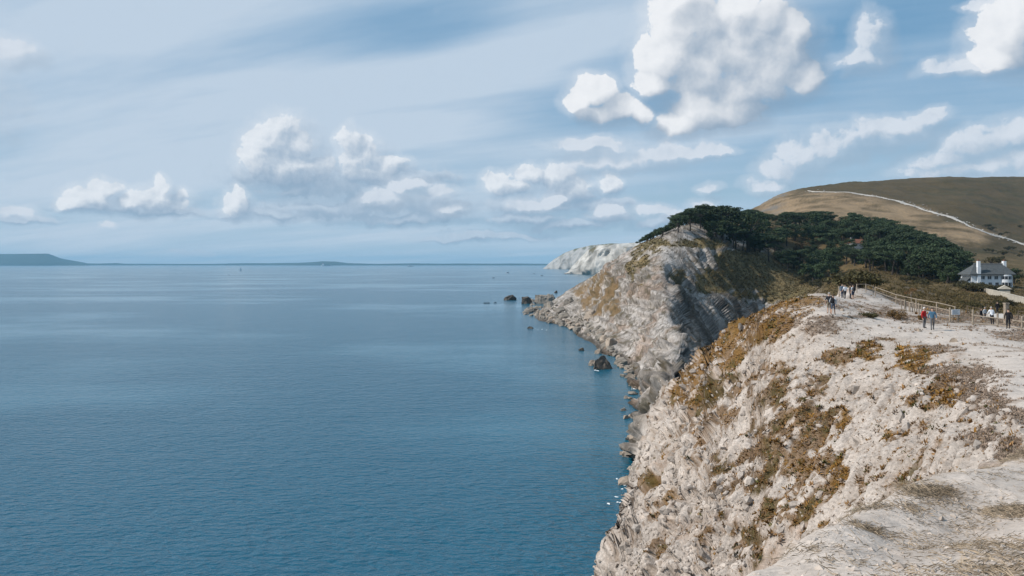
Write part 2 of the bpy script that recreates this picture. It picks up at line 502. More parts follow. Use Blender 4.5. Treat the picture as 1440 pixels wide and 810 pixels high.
PZ = [  # ground hidden from the photograph: (column, depth, height)
    (720, 3.0, 32.2), (1100, 3.0, 32.3), (1560, 3.0, 32.4), (900, 5.0, 31.2), (720, 10, 24), (600, 8, 22), (600, 20, -10), (850, 9, 27.5), (700, 5, 30),
    (1250, 20, 25.0), (1150, 18, 22.5), (1060, 16, 19), (985, 16, 15), (900, 18, 8), (850, 30, 9), (930, 32, 12), (1060, 28, 16), (1150, 28, 20), (1340, 21, 27.3),
    (780, 30, -8), (800, 55, -6), (830, 72, -6), (850, 98, -9), (868, 130, -9), (874, 158, -9), (862, 196, -9), (850, 232, -9), (815, 288, -8),
    (795, 332, -7), (770, 392, -6), (735, 445, -5), (735, 520, -6), (700, 60, -25), (720, 120, -25), (740, 200, -25), (720, 300, -22), (690, 420, -18), (660, 520, -18),
    (640, 20, -20), (640, 60, -30), (640, 200, -30), (640, 400, -25),
    (1150, 100, 26.5), (1150, 122, 14), (1060, 99, 25), (1060, 118, 9), (985, 107, 16), (985, 128, 4), (1060, 165, -2), (1000, 200, -5), (985, 160, 0), (1150, 170, 12),
    (1060, 300, -4), (1005, 275, -5), (1100, 300, 2), (1150, 230, 14), (1180, 140, 25), (1040, 332, -4), (1180, 200, 20), (985, 285, -5), (1110, 350, 10), (1070, 350, -3),
    (1012, 225, -4), (1010, 250, -5), (1060, 220, -3), (1060, 255, -4), (1100, 220, 5), (1110, 258, 5), (1000, 150, -3), (1030, 140, -1), (996, 236, -3), (1080, 185, 4), (1000, 178, -4),
    (945, 200, 11.0), (925, 200, 7.0), (1085, 330, -2), (1120, 300, 8),
    (870, 585, 24), (845, 610, 8), (800, 610, -8), (765, 610, -14), (820, 580, 2), (900, 620, 34), (740, 620, -20), (700, 700, -25), (860, 800, 0), (920, 800, 40), (960, 900, 40), (800, 800, -20),
    (980, 1150, 20), (1020, 1150, 85), (900, 1100, -10), (1000, 650, 58), (1100, 700, 56), (1200, 680, 52), (1065, 1450, 100), (1290, 1800, 150), (1440, 1800, 150), (1560, 1800, 150),
    (1290, 600, 46), (1350, 600, 40),
    (2000, 3, 32.5), (2000, 6, 31.8), (2000, 15, 30.4), (2000, 30, 29.0), (2000, 70, 28.0), (2000, 130, 25.5), (2000, 260, 23.5), (2000, 480, 29), (2000, 760, 48), (2000, 1000, 95), (2000, 1400, 180), (2000, 1800, 150),
    (2400, 3, 32.5), (2400, 15, 30.4), (2400, 70, 27.5), (2400, 260, 22), (2400, 700, 40), (2400, 1400, 170), (2400, 1800, 140), (1000, 1500, 20), (900, 1600, -10), (1150, 1800, 120), (1400, 650, 40),
]
VS = 0.38            # features run along the coast: correlate further in depth than across
pts = np.array([((a) / F, VS * math.log(Y), b) for (a, b, Y) in PV] + [(a / F, VS * math.log(Y), HZ + (H - z) / Y * F) for (a, Y, z) in PZ])


def tps_kernel(r2):
    return 0.5 * r2 * np.log(r2 + 1e-12)


def tps_fit(pts, lam=6e-6):
    n = len(pts); X = pts[:, :2]
    d2 = ((X[:, None, :] - X[None, :, :]) ** 2).sum(-1)
    A = np.zeros((n + 3, n + 3))
    A[:n, :n] = tps_kernel(d2) + lam * np.eye(n)
    A[:n, n] = 1; A[:n, n + 1:n + 3] = X
    A[n:, :n] = A[:n, n:].T
    return np.linalg.solve(A, np.concatenate([pts[:, 2], np.zeros(3)]))


coef = tps_fit(pts)
GU0, GU1, GDU = 560.0, 2420.0, 4.0
GV0, GV1, GDV = math.log(2.4), math.log(1900.0), 0.006
gu = np.arange(GU0, GU1 + 1, GDU); gv = np.arange(GV0, GV1 + GDV, GDV)
GRID = np.zeros((len(gv), len(gu)))
for r0 in range(0, len(gv), 40):
    vv, uu = np.meshgrid(gv[r0:r0 + 40] * VS, gu / F, indexing='ij')
    q = np.stack([uu.ravel(), vv.ravel()], 1)
    d2 = (q[:, :1] - pts[:, 0]) ** 2 + (q[:, 1:] - pts[:, 1]) ** 2
    val = tps_kernel(d2) @ coef[:len(pts)] + coef[-3] + q @ coef[-2:]
    GRID[r0:r0 + 40] = val.reshape(vv.shape)


def base_z(px, Y):
    """smooth ground height at column px (a bearing) and depth Y"""
    px = np.asarray(px, float); Y = np.asarray(Y, float)
    fu = np.clip((px - GU0) / GDU, 0, len(gu) - 1.001); fv = np.clip((np.log(Y) - GV0) / GDV, 0, len(gv) - 1.001)
    i = fv.astype(int); j = fu.astype(int); a = fv - i; b = fu - j
    q = (GRID[i, j] * (1 - a) * (1 - b) + GRID[i + 1, j] * a * (1 - b) + GRID[i, j + 1] * (1 - a) * b + GRID[i + 1, j + 1] * a * b)
    return H - (q - HZ) / F * Y


def ground(x, y):
    return float(base_z(720 + x / y * F, y))


# ---- surface mesh: bearings x depth rows, rows spaced evenly along the ground as it is seen
NC, NR = 680, 900
cols = np.concatenate([np.linspace(690, 1560, NC - 50), np.linspace(1565, 2400, 50)])
fv = np.linspace(GV0, math.log(1850), 4000)
fY = np.exp(fv)
rowsY = np.zeros((NC, NR))
for ci in range(NC):
    z = base_z(np.full(4000, cols[ci]), fY)
    py = HZ + (H - z) / fY * F
    ds = np.sqrt(np.diff(fY) ** 2 + np.diff(z) ** 2) / fY[1:]
    vis = np.diff(py) < 0
    w = np.where(vis, 1.0, 0.25) * np.where(z[1:] < -2.5, 0.03, 1.0)
    scr = np.abs(np.diff(py)) / F * 3.0 + ds * 0.35           # how much of the view a step takes up
    w = w * scr * np.where(fY[1:] < 5.0, 0.2, 1.0)
    w = w * (1 + 0.7 * sstep(fY[1:], 190, 215) * (1 - sstep(fY[1:], 420, 440)) * (1 - sstep(np.array(cols[ci]), 1050, 1250)))
    cs = np.concatenate([[0], np.cumsum(w + 1e-7)])
    rowsY[ci] = np.interp(np.linspace(0, cs[-1], NR), cs, fY)
# smooth the row positions across neighbouring bearings so the quads stay regular
ker = np.array([1, 2, 3, 4, 3, 2, 1], float); ker /= ker.sum()
pad = np.pad(np.log(rowsY), ((3, 3), (0, 0)), mode='edge')
rowsY = np.exp(sum(ker[t] * pad[t:t + NC] for t in range(7)))
PX = np.repeat(cols[:, None], NR, 1).ravel(); YY = rowsY.ravel()
ZZ = base_z(PX, YY)
V = np.stack([(PX - 720) / F * YY, YY, ZZ], 1)
V[:, 2] = np.maximum(V[:, 2], -6.0)


def grid_normals(V):
    G = V.reshape(NC, NR, 3)
    du = np.gradient(G, axis=0); dv = np.gradient(G, axis=1)
    n = np.cross(du, dv)
    n /= np.linalg.norm(n, axis=2, keepdims=True) + 1e-9
    n[n[..., 2] < 0] *= -1
    return n.reshape(-1, 3)


N0 = grid_normals(V)
PY0 = HZ + (H - V[:, 2]) / V[:, 1] * F
slope = 1 - N0[:, 2]
Yd = V[:, 1]


def blobs(lst):
    """soft patches on the ground, listed as (column, row, half width, half height)"""
    m = np.zeros(len(V))
    for (a, b, ra, rb) in lst:
        d = ((PX - a) / ra) ** 2 + ((PY0 - b) / rb) ** 2
        m = np.maximum(m, np.clip(1.3 - d, 0, 1))
    return m


near = 1 - sstep(Yd, 112, 128)             # the near ridge
hump = (1 - sstep(Yd, 17, 21))             # the rise at the camera's feet
far = sstep(Yd, 620, 680)                  # the big down
mid = (1 - near) * (1 - far)
head = mid * (1 - sstep(PX, 1120, 1165)) * (1 - sstep(Yd, 440, 500) * sstep(PX, 900, 930))
# strongly sloping rock of the headland
rockh = head * sstep(slope, 0.16, 0.34)
path_m = near * np.clip(blobs([(1310, 466, 60, 10), (1260, 462, 60, 8), (1225, 452, 50, 5), (1180, 441, 40, 4), (1350, 475, 60, 12), (1395, 492, 50, 18), (1440, 510, 50, 25),
    (1420, 540, 40, 20), (1450, 560, 40, 20), (1500, 560, 60, 50), (1200, 424, 28, 6), (1188, 416, 16, 5), (1235, 422, 25, 3), (1275, 434, 25, 3), (1400, 462, 40, 5)]) * 1.2, 0, 1)

# beyond the rail fence the ground is rough grass again
fenceY = np.interp(PX, [1150, 1205, 1231, 1260, 1288, 1317, 1343, 1368, 1403, 1475], [130, 104, 102, 94, 88, 82, 77, 70, 69, 65])
beyond = near * sstep(Yd - fenceY, 0.0, 5.0) * sstep(PX, 1195, 1215)
path_m = path_m * (1 - beyond)
IN = np.where(near > 0.004)[0]; IM = np.where(mid > 0.004)[0]; IF = np.where(far > 0.004)[0]
IH = np.where(head > 0.004)[0]; IV = np.where((mid - head) > 0.004)[0]


def on(ix, fn, p=None):
    """evaluate a field only on part of the land"""
    o_ = np.zeros(len(V)); o_[ix] = fn((V if p is None else p)[ix]); return o_


# ---- relief
disp = np.zeros(len(V))
# near ridge: lumps, gullies down the slope, broken blocks low on the seaward side
lump = on(IN, lambda p: fbm(p / 7.0, 4, 3) * 0.9 + fbm(p / 2.2, 4, 31) * 0.5)
gull = on(IN, lambda p: ridged(p / np.array([3.2, 5.5, 9.0]), 4, 7) * 0.35)


def wor(ix, p, s_):
    a_, b_, c_ = worley(p, s_)
    o_ = [np.zeros(len(V)) for _ in range(3)]
    for q_, r_ in zip(o_, (a_, b_, c_)): q_[ix] = r_
    return o_


pn = V[IN]
w1, w2, wid = wor(IN, pn / 1.9 + fbm(pn / 3.0, 2, 5)[:, None] * 0.35, 3)
blk = (wid - 0.4) * 0.9 * sstep(w2 - w1, 0.02, 0.16) - 0.4 * (1 - sstep(w2 - w1, 0.0, 0.12))
w1b, w2b, widb = wor(IN, pn / 0.62 + 31.0, 23)
blkb = (widb - 0.4) * 0.36 * sstep(w2b - w1b, 0.02, 0.18)
fine = on(IN, lambda p: fbm(p / 0.5, 3, 41) * 0.13)
NB = np.array([[-0.63, 0.77, -0.10], [0.55, 0.38, 0.74], [0.54, 0.50, -0.66]])      # thin beds crossing the slope obliquely
stri = on(IN, lambda p: fbm(np.stack([(p @ NB[0]) / 0.42, (p @ NB[1]) / 3.2, (p @ NB[2]) / 3.2], 1), 4, 43) * 0.34)
rocky = np.clip((1 - sstep(PX, 950, 1110)) + 0.35 * on(IN, lambda p: fbm(p / 5.0, 3, 55)), 0, 1)
scree = near * (1 - hump) * (1 - path_m) * sstep(slope, 0.05, 0.18) * (1 - beyond)
disp += scree * (lump * 0.6 + stri * (1.25 - 0.4 * rocky) + gull * (0.45 + 0.8 * rocky) + blk * (0.06 + 1.2 * rocky) + blkb * (0.16 + 0.55 * rocky) + fine * 0.65)
disp += near * hump * on(IN, lambda p: fbm(p / 1.6, 4, 61) * 0.10 + fbm(p / 0.35, 3, 62) * 0.022)
disp += near * (1 - hump) * (1 - sstep(slope, 0.05, 0.18)) * (1 - path_m) * on(IN, lambda p: fbm(p / 2.0, 4, 63) * 0.16)
disp += near * path_m * on(IN, lambda p: fbm(p / 1.4, 4, 64) * 0.07 + ridged(p / np.array([0.9, 0.9, 0.9]), 3, 65) * 0.035)
# headland: tilted beds. On the inner face they dip steeply to the right, over the summit they arch.
ph = V[IH]
warp = fbm(ph / 40.0, 3, 71) * 5.0 + fbm(ph / 7.0, 3, 72) * 0.22
dip = np.radians(60.0) - sstep(ph[:, 2], 30, 48) * 0.25
sc_ = ph[:, 0] * np.sin(dip) + ph[:, 2] * np.cos(dip) + ph[:, 1] * 0.04 + warp
brk = np.floor(fbm(ph / 30.0, 2, 73) * 3).astype(np.int64)


def slabs(t, s_, edge=0.22):
    k_ = np.floor(t); fr_ = t - k_
    zer = np.zeros(len(t), dtype=np.int64)
    a_ = hash3(k_.astype(np.int64), zer, brk, s_); b_ = hash3(k_.astype(np.int64) + 1, zer, brk, s_)
    w_ = sstep(fr_, 1 - edge, 1.0)
    return (a_ * (1 - w_) + b_ * w_) * 2 - 1


bedA = np.zeros(len(V)); bedB = np.zeros(len(V)); bedC = np.zeros(len(V))
bedA[IH] = slabs(sc_ / 4.6, 81); bedB[IH] = slabs(sc_ / 1.7, 82); bedC[IH] = slabs(sc_ / 0.75, 83)
crag = on(IH, lambda p: ridged(p / np.array([13.0, 16.0, 15.0]), 5, 83))
h1, h2, hid = wor(IH, ph / np.array([6.5, 9.0, 8.0]) + fbm(ph / 9.0, 2, 85)[:, None] * 0.5, 86)
blk_h = (hid - 0.4) * 3.6 * sstep(h2 - h1, 0.02, 0.2) - 0.8 * (1 - sstep(h2 - h1, 0.0, 0.1))
k1, k2, kid = wor(IH, ph / np.array([1.7, 2.4, 1.9]) + 11.0, 87)
blk_k = (kid - 0.4) * 0.6 * sstep(k2 - k1, 0.02, 0.2)
ribx = PX - np.interp(PY0, [330, 372, 424, 459, 481, 510], [915, 928, 941, 959, 975, 990])
sw = 1 - sstep(ribx, -6, 10)
sw = np.where(Yd < 205, 1.0, sw)
seaward = head * sw
inner = head * (1 - sw)
rockh = rockh * (1 - 0.8 * blobs([(1085, 386, 72, 32), (1050, 368, 46, 20), (1112, 404, 45, 18)]))
disp += rockh * (inner * (bedA * 2.2 + bedB * 1.3 + bedC * 0.5 + crag * 0.5) + seaward * (blk_h * 0.5 + blk_k * 0.6 + bedA * 1.9 + bedB * 1.2 + bedC * 0.4 + crag * 1.3)
                 + on(IH, lambda p: fbm(p / 2.0, 3, 88) * 0.8))
disp += head * (1 - rockh) * on(IH, lambda p: fbm(p / 9.0, 4, 89) * 0.8 + fbm(p / 2.5, 3, 90) * 0.3)
# valley banks and the down
val = mid * (1 - head)
disp += val * on(IV, lambda p: fbm(p / 26.0, 4, 91) * 1.7 + fbm(p / 4.0, 4, 92) * 0.4) * sstep(Yd, 112, 150)
disp += beyond * on(IN, lambda p: fbm(p / 3.0, 4, 95) * 0.35)
disp += far * on(IF, lambda p: fbm(p / 120.0, 4, 93) * 6.0 + fbm(p / 22.0, 4, 94) * 1.2 + ridged(p / np.array([60.0, 60.0, 25.0]), 3, 96) * 1.5)
calm = 1 - sstep(-V[:, 2], 1.5, 4.0)
nd_ = N0 * disp[:, None]
V = V + nd_ * calm[:, None]
PY1 = HZ + (H - V[:, 2]) / V[:, 1] * F
N1 = grid_normals(V)

# ---- colour of the ground (linear), with crevice shade painted in on the headland
def C3(*c_): return np.array(c_, float)
chalk, chalk2, clay = C3(0.535, 0.468, 0.410), C3(0.385, 0.322, 0.270), C3(0.36, 0.22, 0.135)
ochre, brown, dead, olive = C3(0.215, 0.115, 0.030), C3(0.145, 0.082, 0.034), C3(0.255, 0.195, 0.150), C3(0.065, 0.060, 0.020)
lime, lime2, limed = C3(0.49, 0.445, 0.405), C3(0.30, 0.262, 0.228), C3(0.11, 0.094, 0.076)
straw, turf, turf2 = C3(0.165, 0.115, 0.055), C3(0.110, 0.080, 0.036), C3(0.070, 0.058, 0.026)
def mixc(a, b, f): return a + (b - a) * np.clip(f, 0, 1)[:, None]


n_a = on(IN, lambda p: fbm(p / 6.0, 5, 101)); n_b = on(IN, lambda p: fbm(p / 1.3, 5, 102, 0.6)); n_c = on(IN, lambda p: fbm(p / 0.45, 4, 103, 0.6))
T = np.repeat(chalk[None], len(V), 0)
T = mixc(T, chalk2, 0.40 + (0.8 * n_b + 0.4 * n_a) * (1 - 0.5 * hump) - 1.0 * stri)
T = mixc(T, clay, sstep(n_a + 0.5 * n_b, 0.18, 0.55) * 0.45 * near * (1 - hump))
# blocks: crevices tinted brown in places, faces vary from block to block
T = T * (1 + (wid[:, None] - 0.5) * 0.3 * (near * rocky)[:, None])
T = mixc(T, brown, scree * (1 - sstep(w2b - w1b, 0.0, 0.10)) * sstep(n_b, -0.15, 0.35) * 0.6)
G1 = blobs([(1135, 640, 70, 70), (1100, 600, 65, 55), (1150, 680, 45, 36), (1060, 660, 50, 50), (1020, 560, 55, 36), (1080, 545, 50, 36), (1020, 660, 36, 50),
    (960, 545, 36, 36), (1000, 600, 45, 36), (1110, 720, 55, 22), (1050, 760, 26, 22), (1280, 500, 24, 14), (1300, 520, 22, 12), (1215, 495, 20, 20), (1140, 540, 28, 22),
    (1330, 545, 36, 25), (1290, 565, 26, 14), (1180, 500, 26, 16), (1240, 470, 28, 9), (920, 700, 16, 36), (935, 770, 13, 28), (1160, 585, 36, 28), (1065, 460, 66, 28), (1020, 490, 46, 22)])
G3 = blobs([(1380, 545, 45, 45), (1340, 525, 50, 20), (1420, 590, 50, 22), (1390, 625, 50, 18), (1250, 712, 62, 14), (1200, 742, 45, 9), (1310, 688, 40, 6), (1440, 640, 60, 12),
    (1150, 770, 22, 8), (1425, 712, 26, 14), (1290, 450, 90, 7), (1180, 428, 40, 7), (1110, 450, 60, 18), (1150, 460, 50, 10), (1420, 470, 50, 10), (1330, 492, 36, 7), (1215, 443, 50, 6), (1170, 450, 50, 7), (1275, 447, 30, 6), (1360, 462, 40, 4), (1245, 436, 40, 4)])
G2 = blobs([(1050, 462, 60, 26), (1010, 500, 40, 26), (1095, 440, 60, 16), (1140, 425, 40, 8), (970, 540, 34, 40), (1225, 495, 24, 18), (1285, 505, 32, 20), (1335, 560, 28, 16), (1180, 655, 20, 36), (1190, 600, 16, 26),
    (1240, 610, 16, 14), (1165, 740, 14, 10), (935, 690, 18, 22)])
dense = blobs([(1060, 458, 70, 28), (1010, 495, 46, 26), (1110, 436, 60, 14), (1150, 650, 36, 36)]) * 0.3
mG1 = sstep(G1 * 0.68 + dense + n_b * 1.1 + n_c * 0.45 + n_a * 0.35, 0.42, 0.66) * near * (1 - path_m) * (1 - hump)
mG3 = sstep(G3 * 0.75 + n_b * 0.8 + n_c * 0.5 - 0.12 * hump, 0.42, 0.72) * near * (1 - path_m * 0.8)
mG2 = sstep(G2 * 0.75 + dense + n_b * 0.8 + n_a * 0.4, 0.42, 0.7) * near * (1 - path_m) * (1 - hump)
T = mixc(T, dead, mG3 * 0.85)
T = mixc(T, brown * 1.25, mG1 * 0.8)
T = mixc(T, ochre, mG2 * sstep(n_b + n_a, -0.5, 0.2) * 0.9)
T = mixc(T, olive, near * (1 - hump) * sstep(n_b * 0.8 + n_a + G1 * 0.3, 0.5, 0.72) * (1 - path_m) * 0.7)
spk = sstep(n_c + 0.45 * n_b, 0.22, 0.42) * scree * (0.3 + 0.7 * sstep(n_a, -0.3, 0.3))
T = mixc(T, brown * 1.3, spk * 0.6)
pth = chalk * 1.08
T = mixc(T, pth, path_m * 0.8)
T = mixc(T, dead * 1.25, path_m * sstep(n_b + 0.5 * n_c + 0.6 * n_a, 0.24, 0.5) * 0.6)
T = mixc(T, mixc(np.repeat(turf[None], len(V), 0), dead, 0.5 + 1.4 * n_b), beyond * sstep(n_a * 0.7 + n_b, -0.75, -0.35))
# headland
n_d = on(IM, lambda p: fbm(p / 16.0, 4, 104))
TH = np.repeat(lime[None], len(V), 0)
TH = mixc(TH, lime2, 0.40 + 0.7 * bedB * inner + 0.5 * n_d * seaward + 0.4 * bedC)
TH = mixc(TH, limed, sstep(0.9 * bedA + 0.8 * bedC + 0.4 * n_d, 0.15, 0.75) * 0.8 * np.maximum(inner, 0.5 * seaward))
TH = mixc(TH, clay * 0.8, seaward * sstep(on(IH, lambda p: fbm(p / 11.0, 4, 110)), 0.08, 0.4) * 0.5)
TH = TH * (1 + (hid[:, None] - 0.5) * 0.35 + (kid[:, None] - 0.5) * 0.2)
TH = mixc(TH, limed * 0.8, head * (1 - sstep(h2 - h1, 0.0, 0.07)) * 0.5)  # shade in the gaps between big blocks, painted into the colour
crv_shade = (1 - sstep(k2 - k1, 0.0, 0.13)) * sstep(on(IH, lambda p: fbm(p / 6.0, 3, 121)), -0.25, 0.25)
TH = mixc(TH, C3(0.045, 0.036, 0.026), head * crv_shade * 0.75)  # crevice darkness painted as near-black lines into the rock tint
TH = mixc(TH, C3(0.10, 0.075, 0.04), head * sstep(on(IH, lambda p: fbm(p / np.array([1.6, 2.5, 2.2]), 4, 122, 0.65)), 0.18, 0.36) * 0.7)
Gh = blobs([(1080, 385, 70, 30), (1040, 370, 46, 22), (1110, 400, 40, 16), (985, 342, 40, 8), (1000, 395, 30, 18), (985, 405, 26, 10), (900, 365, 16, 20), (915, 345, 30, 12), (890, 380, 12, 18), (1050, 418, 26, 10), (1090, 422, 36, 12), (955, 388, 12, 14)])
Go = blobs([(850, 405, 28, 26), (838, 425, 26, 24), (825, 410, 20, 14), (860, 430, 14, 22)])
n_h = on(IH, lambda p: fbm(p / 7.0, 5, 111, 0.6))
Gd = blobs([(1085, 386, 72, 32), (1050, 368, 46, 20), (1112, 404, 45, 18), (1035, 408, 30, 9), (1000, 345, 40, 6)])
veg = sstep(Gh * 0.72 + Gd * 0.7 + 0.9 * n_h + 0.35 * (0.28 - (1 - N1[:, 2])), 0.40, 0.66)
TH = mixc(TH, mixc(np.repeat((turf * 2.0)[None], len(V), 0), turf2 * 1.7, 0.5 + 1.2 * on(IH, lambda p: fbm(p / 6.0, 4, 112))), veg * 0.95)
TH = mixc(TH, np.array([0.20, 0.125, 0.05]), sstep(Go * 0.75 + 0.9 * n_h, 0.38, 0.75) * 0.85 * seaward)
TH = mixc(TH, turf2, sstep(on(IH, lambda p: fbm(p / 4.0, 5, 113, 0.6)), 0.16, 0.36) * 0.6 * seaward)
# wet dark foot of the cliffs
wet = 1 - sstep(V[:, 2] + fbm(V / 3.0, 2, 114) * 1.0, 0.4, 2.2)
# valley + down
TV = mixc(np.repeat(turf[None], len(V), 0), straw, 0.5 + 1.3 * on(IV, lambda p: fbm(p / 14.0, 5, 115, 0.6)))
TV = mixc(TV, turf2, sstep(on(IV, lambda p: fbm(p / 9.0, 5, 116, 0.6)), 0.05, 0.4) * 0.85)
TV = mixc(TV, chalk2, sstep(on(IV, lambda p: fbm(p / 10.0, 4, 117)), 0.30, 0.5) * 0.45 * (1 - sstep(Yd, 130, 220)))
n_f = on(IF, lambda p: fbm(p / np.array([80.0, 80.0, 30.0]), 5, 118, 0.6)); n_g = on(IF, lambda p: fbm(p / np.array([36.0, 36.0, 9.0]), 5, 119, 0.62))
TF = mixc(np.repeat((straw * 0.66)[None], len(V), 0), turf * 0.85, 0.5 + 1.4 * n_f)
TF = mixc(TF, turf2, sstep(n_g, 0.06, 0.36) * 0.8)
TF = mixc(TF, C3(0.36, 0.25, 0.145), np.clip(blobs([(1150, 287, 100, 17), (1240, 305, 80, 18), (1110, 290, 50, 16), (1320, 330, 90, 16)]) * 1.3, 0, 1) * sstep(n_g, -0.55, 0.15) * 0.85)
TF = mixc(TF, C3(0.17, 0.155, 0.135), blobs([(1075, 290, 30, 16), (1095, 278, 16, 8)]) * sstep(n_g, -0.1, 0.3) * 0.9)
wh = (head / np.maximum(mid, 1e-6)) * (mid > 0.01)
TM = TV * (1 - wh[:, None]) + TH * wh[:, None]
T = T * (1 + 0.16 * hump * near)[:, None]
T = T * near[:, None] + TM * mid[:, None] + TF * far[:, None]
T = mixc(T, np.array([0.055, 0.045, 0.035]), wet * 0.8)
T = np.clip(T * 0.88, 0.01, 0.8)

M_near = ground_mat('chalk_slope', 7.0, 0.9, 5.0)
M_head = ground_mat('limestone_beds', 1.2, 1.0, 0.9)
M_hill = ground_mat('dry_turf', 0.35, 0.8, 0.4, amount=0.25)
M_path = ground_mat('trodden_chalk', 9.0, 0.5, 8.0, amount=0.22)
qi, qj = np.meshgrid(np.arange(NC - 1), np.arange(NR - 1), indexing='ij')
b0 = (qi * NR + qj).ravel()
Q = np.stack([b0, b0 + NR, b0 + NR + 1, b0 + 1], 1)
qc = Q[:, 0]
keep = (V[Q, 2].max(1) > -5.0)
sel_near = (Yd[qc] < 120)
sel_path = sel_near & (path_m[qc] > 0.5) & (Yd[qc] > 22)
sel_rise = sel_near & (Yd[qc] < 19)
sel_far = Yd[qc] >= 650
sel_mid = ~sel_near & ~sel_far
sel_head = sel_mid & (PX[qc] < 1145) & (Yd[qc] < 440 + 0 * Yd[qc])
LAND = {}
for nm, sel, mt in (('chalk_rise', sel_rise, M_path), ('chalk_ridge', sel_near & ~sel_path & ~sel_rise, M_near), ('path', sel_path, M_path), ('headland', sel_head, M_head),
                    ('valley', sel_mid & ~sel_head, M_hill), ('hill', sel_far, M_hill)):
    q = Q[sel & keep]
    used, inv = np.unique(q, return_inverse=True)
    LAND[nm] = tag(np_mesh(nm, V[used], inv.reshape(q.shape), mt, True, T[used]), kind='structure')

bpy.context.view_layer.update()


def drop(x, y):
    """height of the finished ground surface"""
    best = None
    for o_ in LAND.values():
        ok, loc, _, _ = o_.ray_cast(Vector((x, y, 400.0)), Vector((0, 0, -1)))
        if ok and (best is None or loc.z > best): best = loc.z
    return best if best is not None else ground(x, y)

# ================================================================ sea
def make_sea():
    m, k, b = new_mat('sea_water')
    tc = k.n('ShaderNodeTexCoord')
    P0 = tc.outputs['Object']
    swell = k.v('MULTIPLY', P0, (0.55, 1.0, 1.0))
    patch = k.noise2(k.v('MULTIPLY', P0, (0.0030, 0.0060, 1.0)), 1.0, 4.0, 0.55)
    patch2 = k.noise2(k.v('MULTIPLY', P0, (0.012, 0.022, 1.0)), 1.0, 3.0, 0.5)
    pf = k.smooth(k.m('MULTIPLY_ADD', patch2, 0.35, patch), 0.48, 0.76)
    n1 = k.noise(swell, 1.05, 3.0, 0.55, 0.3)
    n0 = k.noise(swell, 0.32, 2.0, 0.5, 0.3)
    n2 = k.noise(swell, 0.09, 3.0, 0.5, 0.3)
    hgt = k.m('MULTIPLY_ADD', n2, 0.9, k.m('MULTIPLY_ADD', n0, 0.75, k.m('MULTIPLY', n1, 0.85)))
    bp = k.n('ShaderNodeBump'); bp.inputs['Distance'].default_value = 1.0
    k.link(k.lin(pf, 0, 1, 0.20, 0.66), bp.inputs['Strength'])
    k.link(hgt, bp.inputs['Height']); k.link(bp.outputs[0], b.inputs['Normal'])
    k.link(k.mix(pf, (0.006, 0.108, 0.170), (0.003, 0.078, 0.132)), b.inputs['Base Color'])
    k.link(k.lin(pf, 0, 1, 0.13, 0.17), b.inputs['Roughness'])
    b.inputs['IOR'].default_value = 1.333
    b.inputs['Specular IOR Level'].default_value = 0.6
    # rings of quads out to the horizon
    rr = [0.0] + list(np.geomspace(40, 90000, 60)); na = 96
    vs_, fs_ = [(0, 0, 0)], []
    for r in rr[1:]:
        for a in range(na):
            t = 2 * math.pi * a / na
            vs_.append((r * math.cos(t), r * math.sin(t), 0.0))
    for a in range(na): fs_.append((0, 1 + a, 1 + (a + 1) % na))
    for i in range(1, len(rr) - 1):
        for a in range(na):
            p, q = 1 + (i - 1) * na, 1 + i * na
            fs_.append((p + a, q + a, q + (a + 1) % na, p + (a + 1) % na))
    return tag(mesh_obj('sea', vs_, fs_, m), kind='structure')


make_sea()

# ================================================================ loose cover on the near ridge
def hit(px, py, Y0=3.0, Y1=1700.0):
    """ground (or sea) point first met in the direction of photo pixel (px, py)"""
    Ys = np.geomspace(Y0, Y1, 3000)
    z = np.maximum(base_z(np.full(3000, float(px)), Ys), 0.0)
    ray = H - (py - HZ) / F * Ys
    k = np.argmax(z >= ray)
    Y = Ys[k] if (z >= ray).any() else Y1
    return W3(px, py, Y)


def ico(sub=1):
    bm = bmesh.new(); bmesh.ops.create_icosphere(bm, subdivisions=sub, radius=1.0)
    v = np.array([x.co[:] for x in bm.verts]); f = np.array([[w.index for w in p.verts] for p in bm.faces])
    bm.free()
    return v, f


def basis(n):
    """tangent frames for an array of normals"""
    a = np.where(np.abs(n[:, 2:3]) < 0.9, np.array([[0, 0, 1.0]]), np.array([[1.0, 0, 0]]))
    t = np.cross(a, n); t /= np.linalg.norm(t, axis=1, keepdims=True)
    return t, np.cross(n, t)


def scatter(name, idx, proto_list, size, mat, tint, kind='stuff', sink=0.15, up=0.5, flat=(1, 1, 1), label=None, cat=None):
    """copies of small prototype meshes at ground vertices idx, joined into one object"""
    VV, FF, CC, off = [], [], [], 0
    n = N1[idx] * (1 - up) + np.array([0, 0, 1.0]) * up
    n /= np.linalg.norm(n, axis=1, keepdims=True)
    t, b = basis(n)
    ang = rng.uniform(0, 2 * np.pi, len(idx)); ca, sa = np.cos(ang)[:, None], np.sin(ang)[:, None]
    t, b = t * ca + b * sa, b * ca - t * sa
    which = rng.integers(0, len(proto_list), len(idx))
    for w, (pv, pf) in enumerate(proto_list):
        s = np.where(which == w)[0]
        if not len(s): continue
        jit = rng.uniform(0.75, 1.3, (len(s), 3)) * np.array(flat)
        L = pv[None] * jit[:, None, :] * size[s][:, None, None]
        P_ = V[idx[s]][:, None, :] + L[..., 0:1] * t[s][:, None, :] + L[..., 1:2] * b[s][:, None, :] + (L[..., 2:3] - sink * size[s][:, None, None]) * n[s][:, None, :]
        VV.append(P_.reshape(-1, 3))
        FF.append((pf[None] + (np.arange(len(s)) * len(pv))[:, None, None] + off).reshape(-1, 3))
        CC.append(np.repeat(tint[s], len(pv), 0))
        off += len(s) * len(pv)
    return tag(np_mesh(name, np.concatenate(VV), np.concatenate(FF), mat, False, np.concatenate(CC)), kind=kind, label=label, cat=cat)


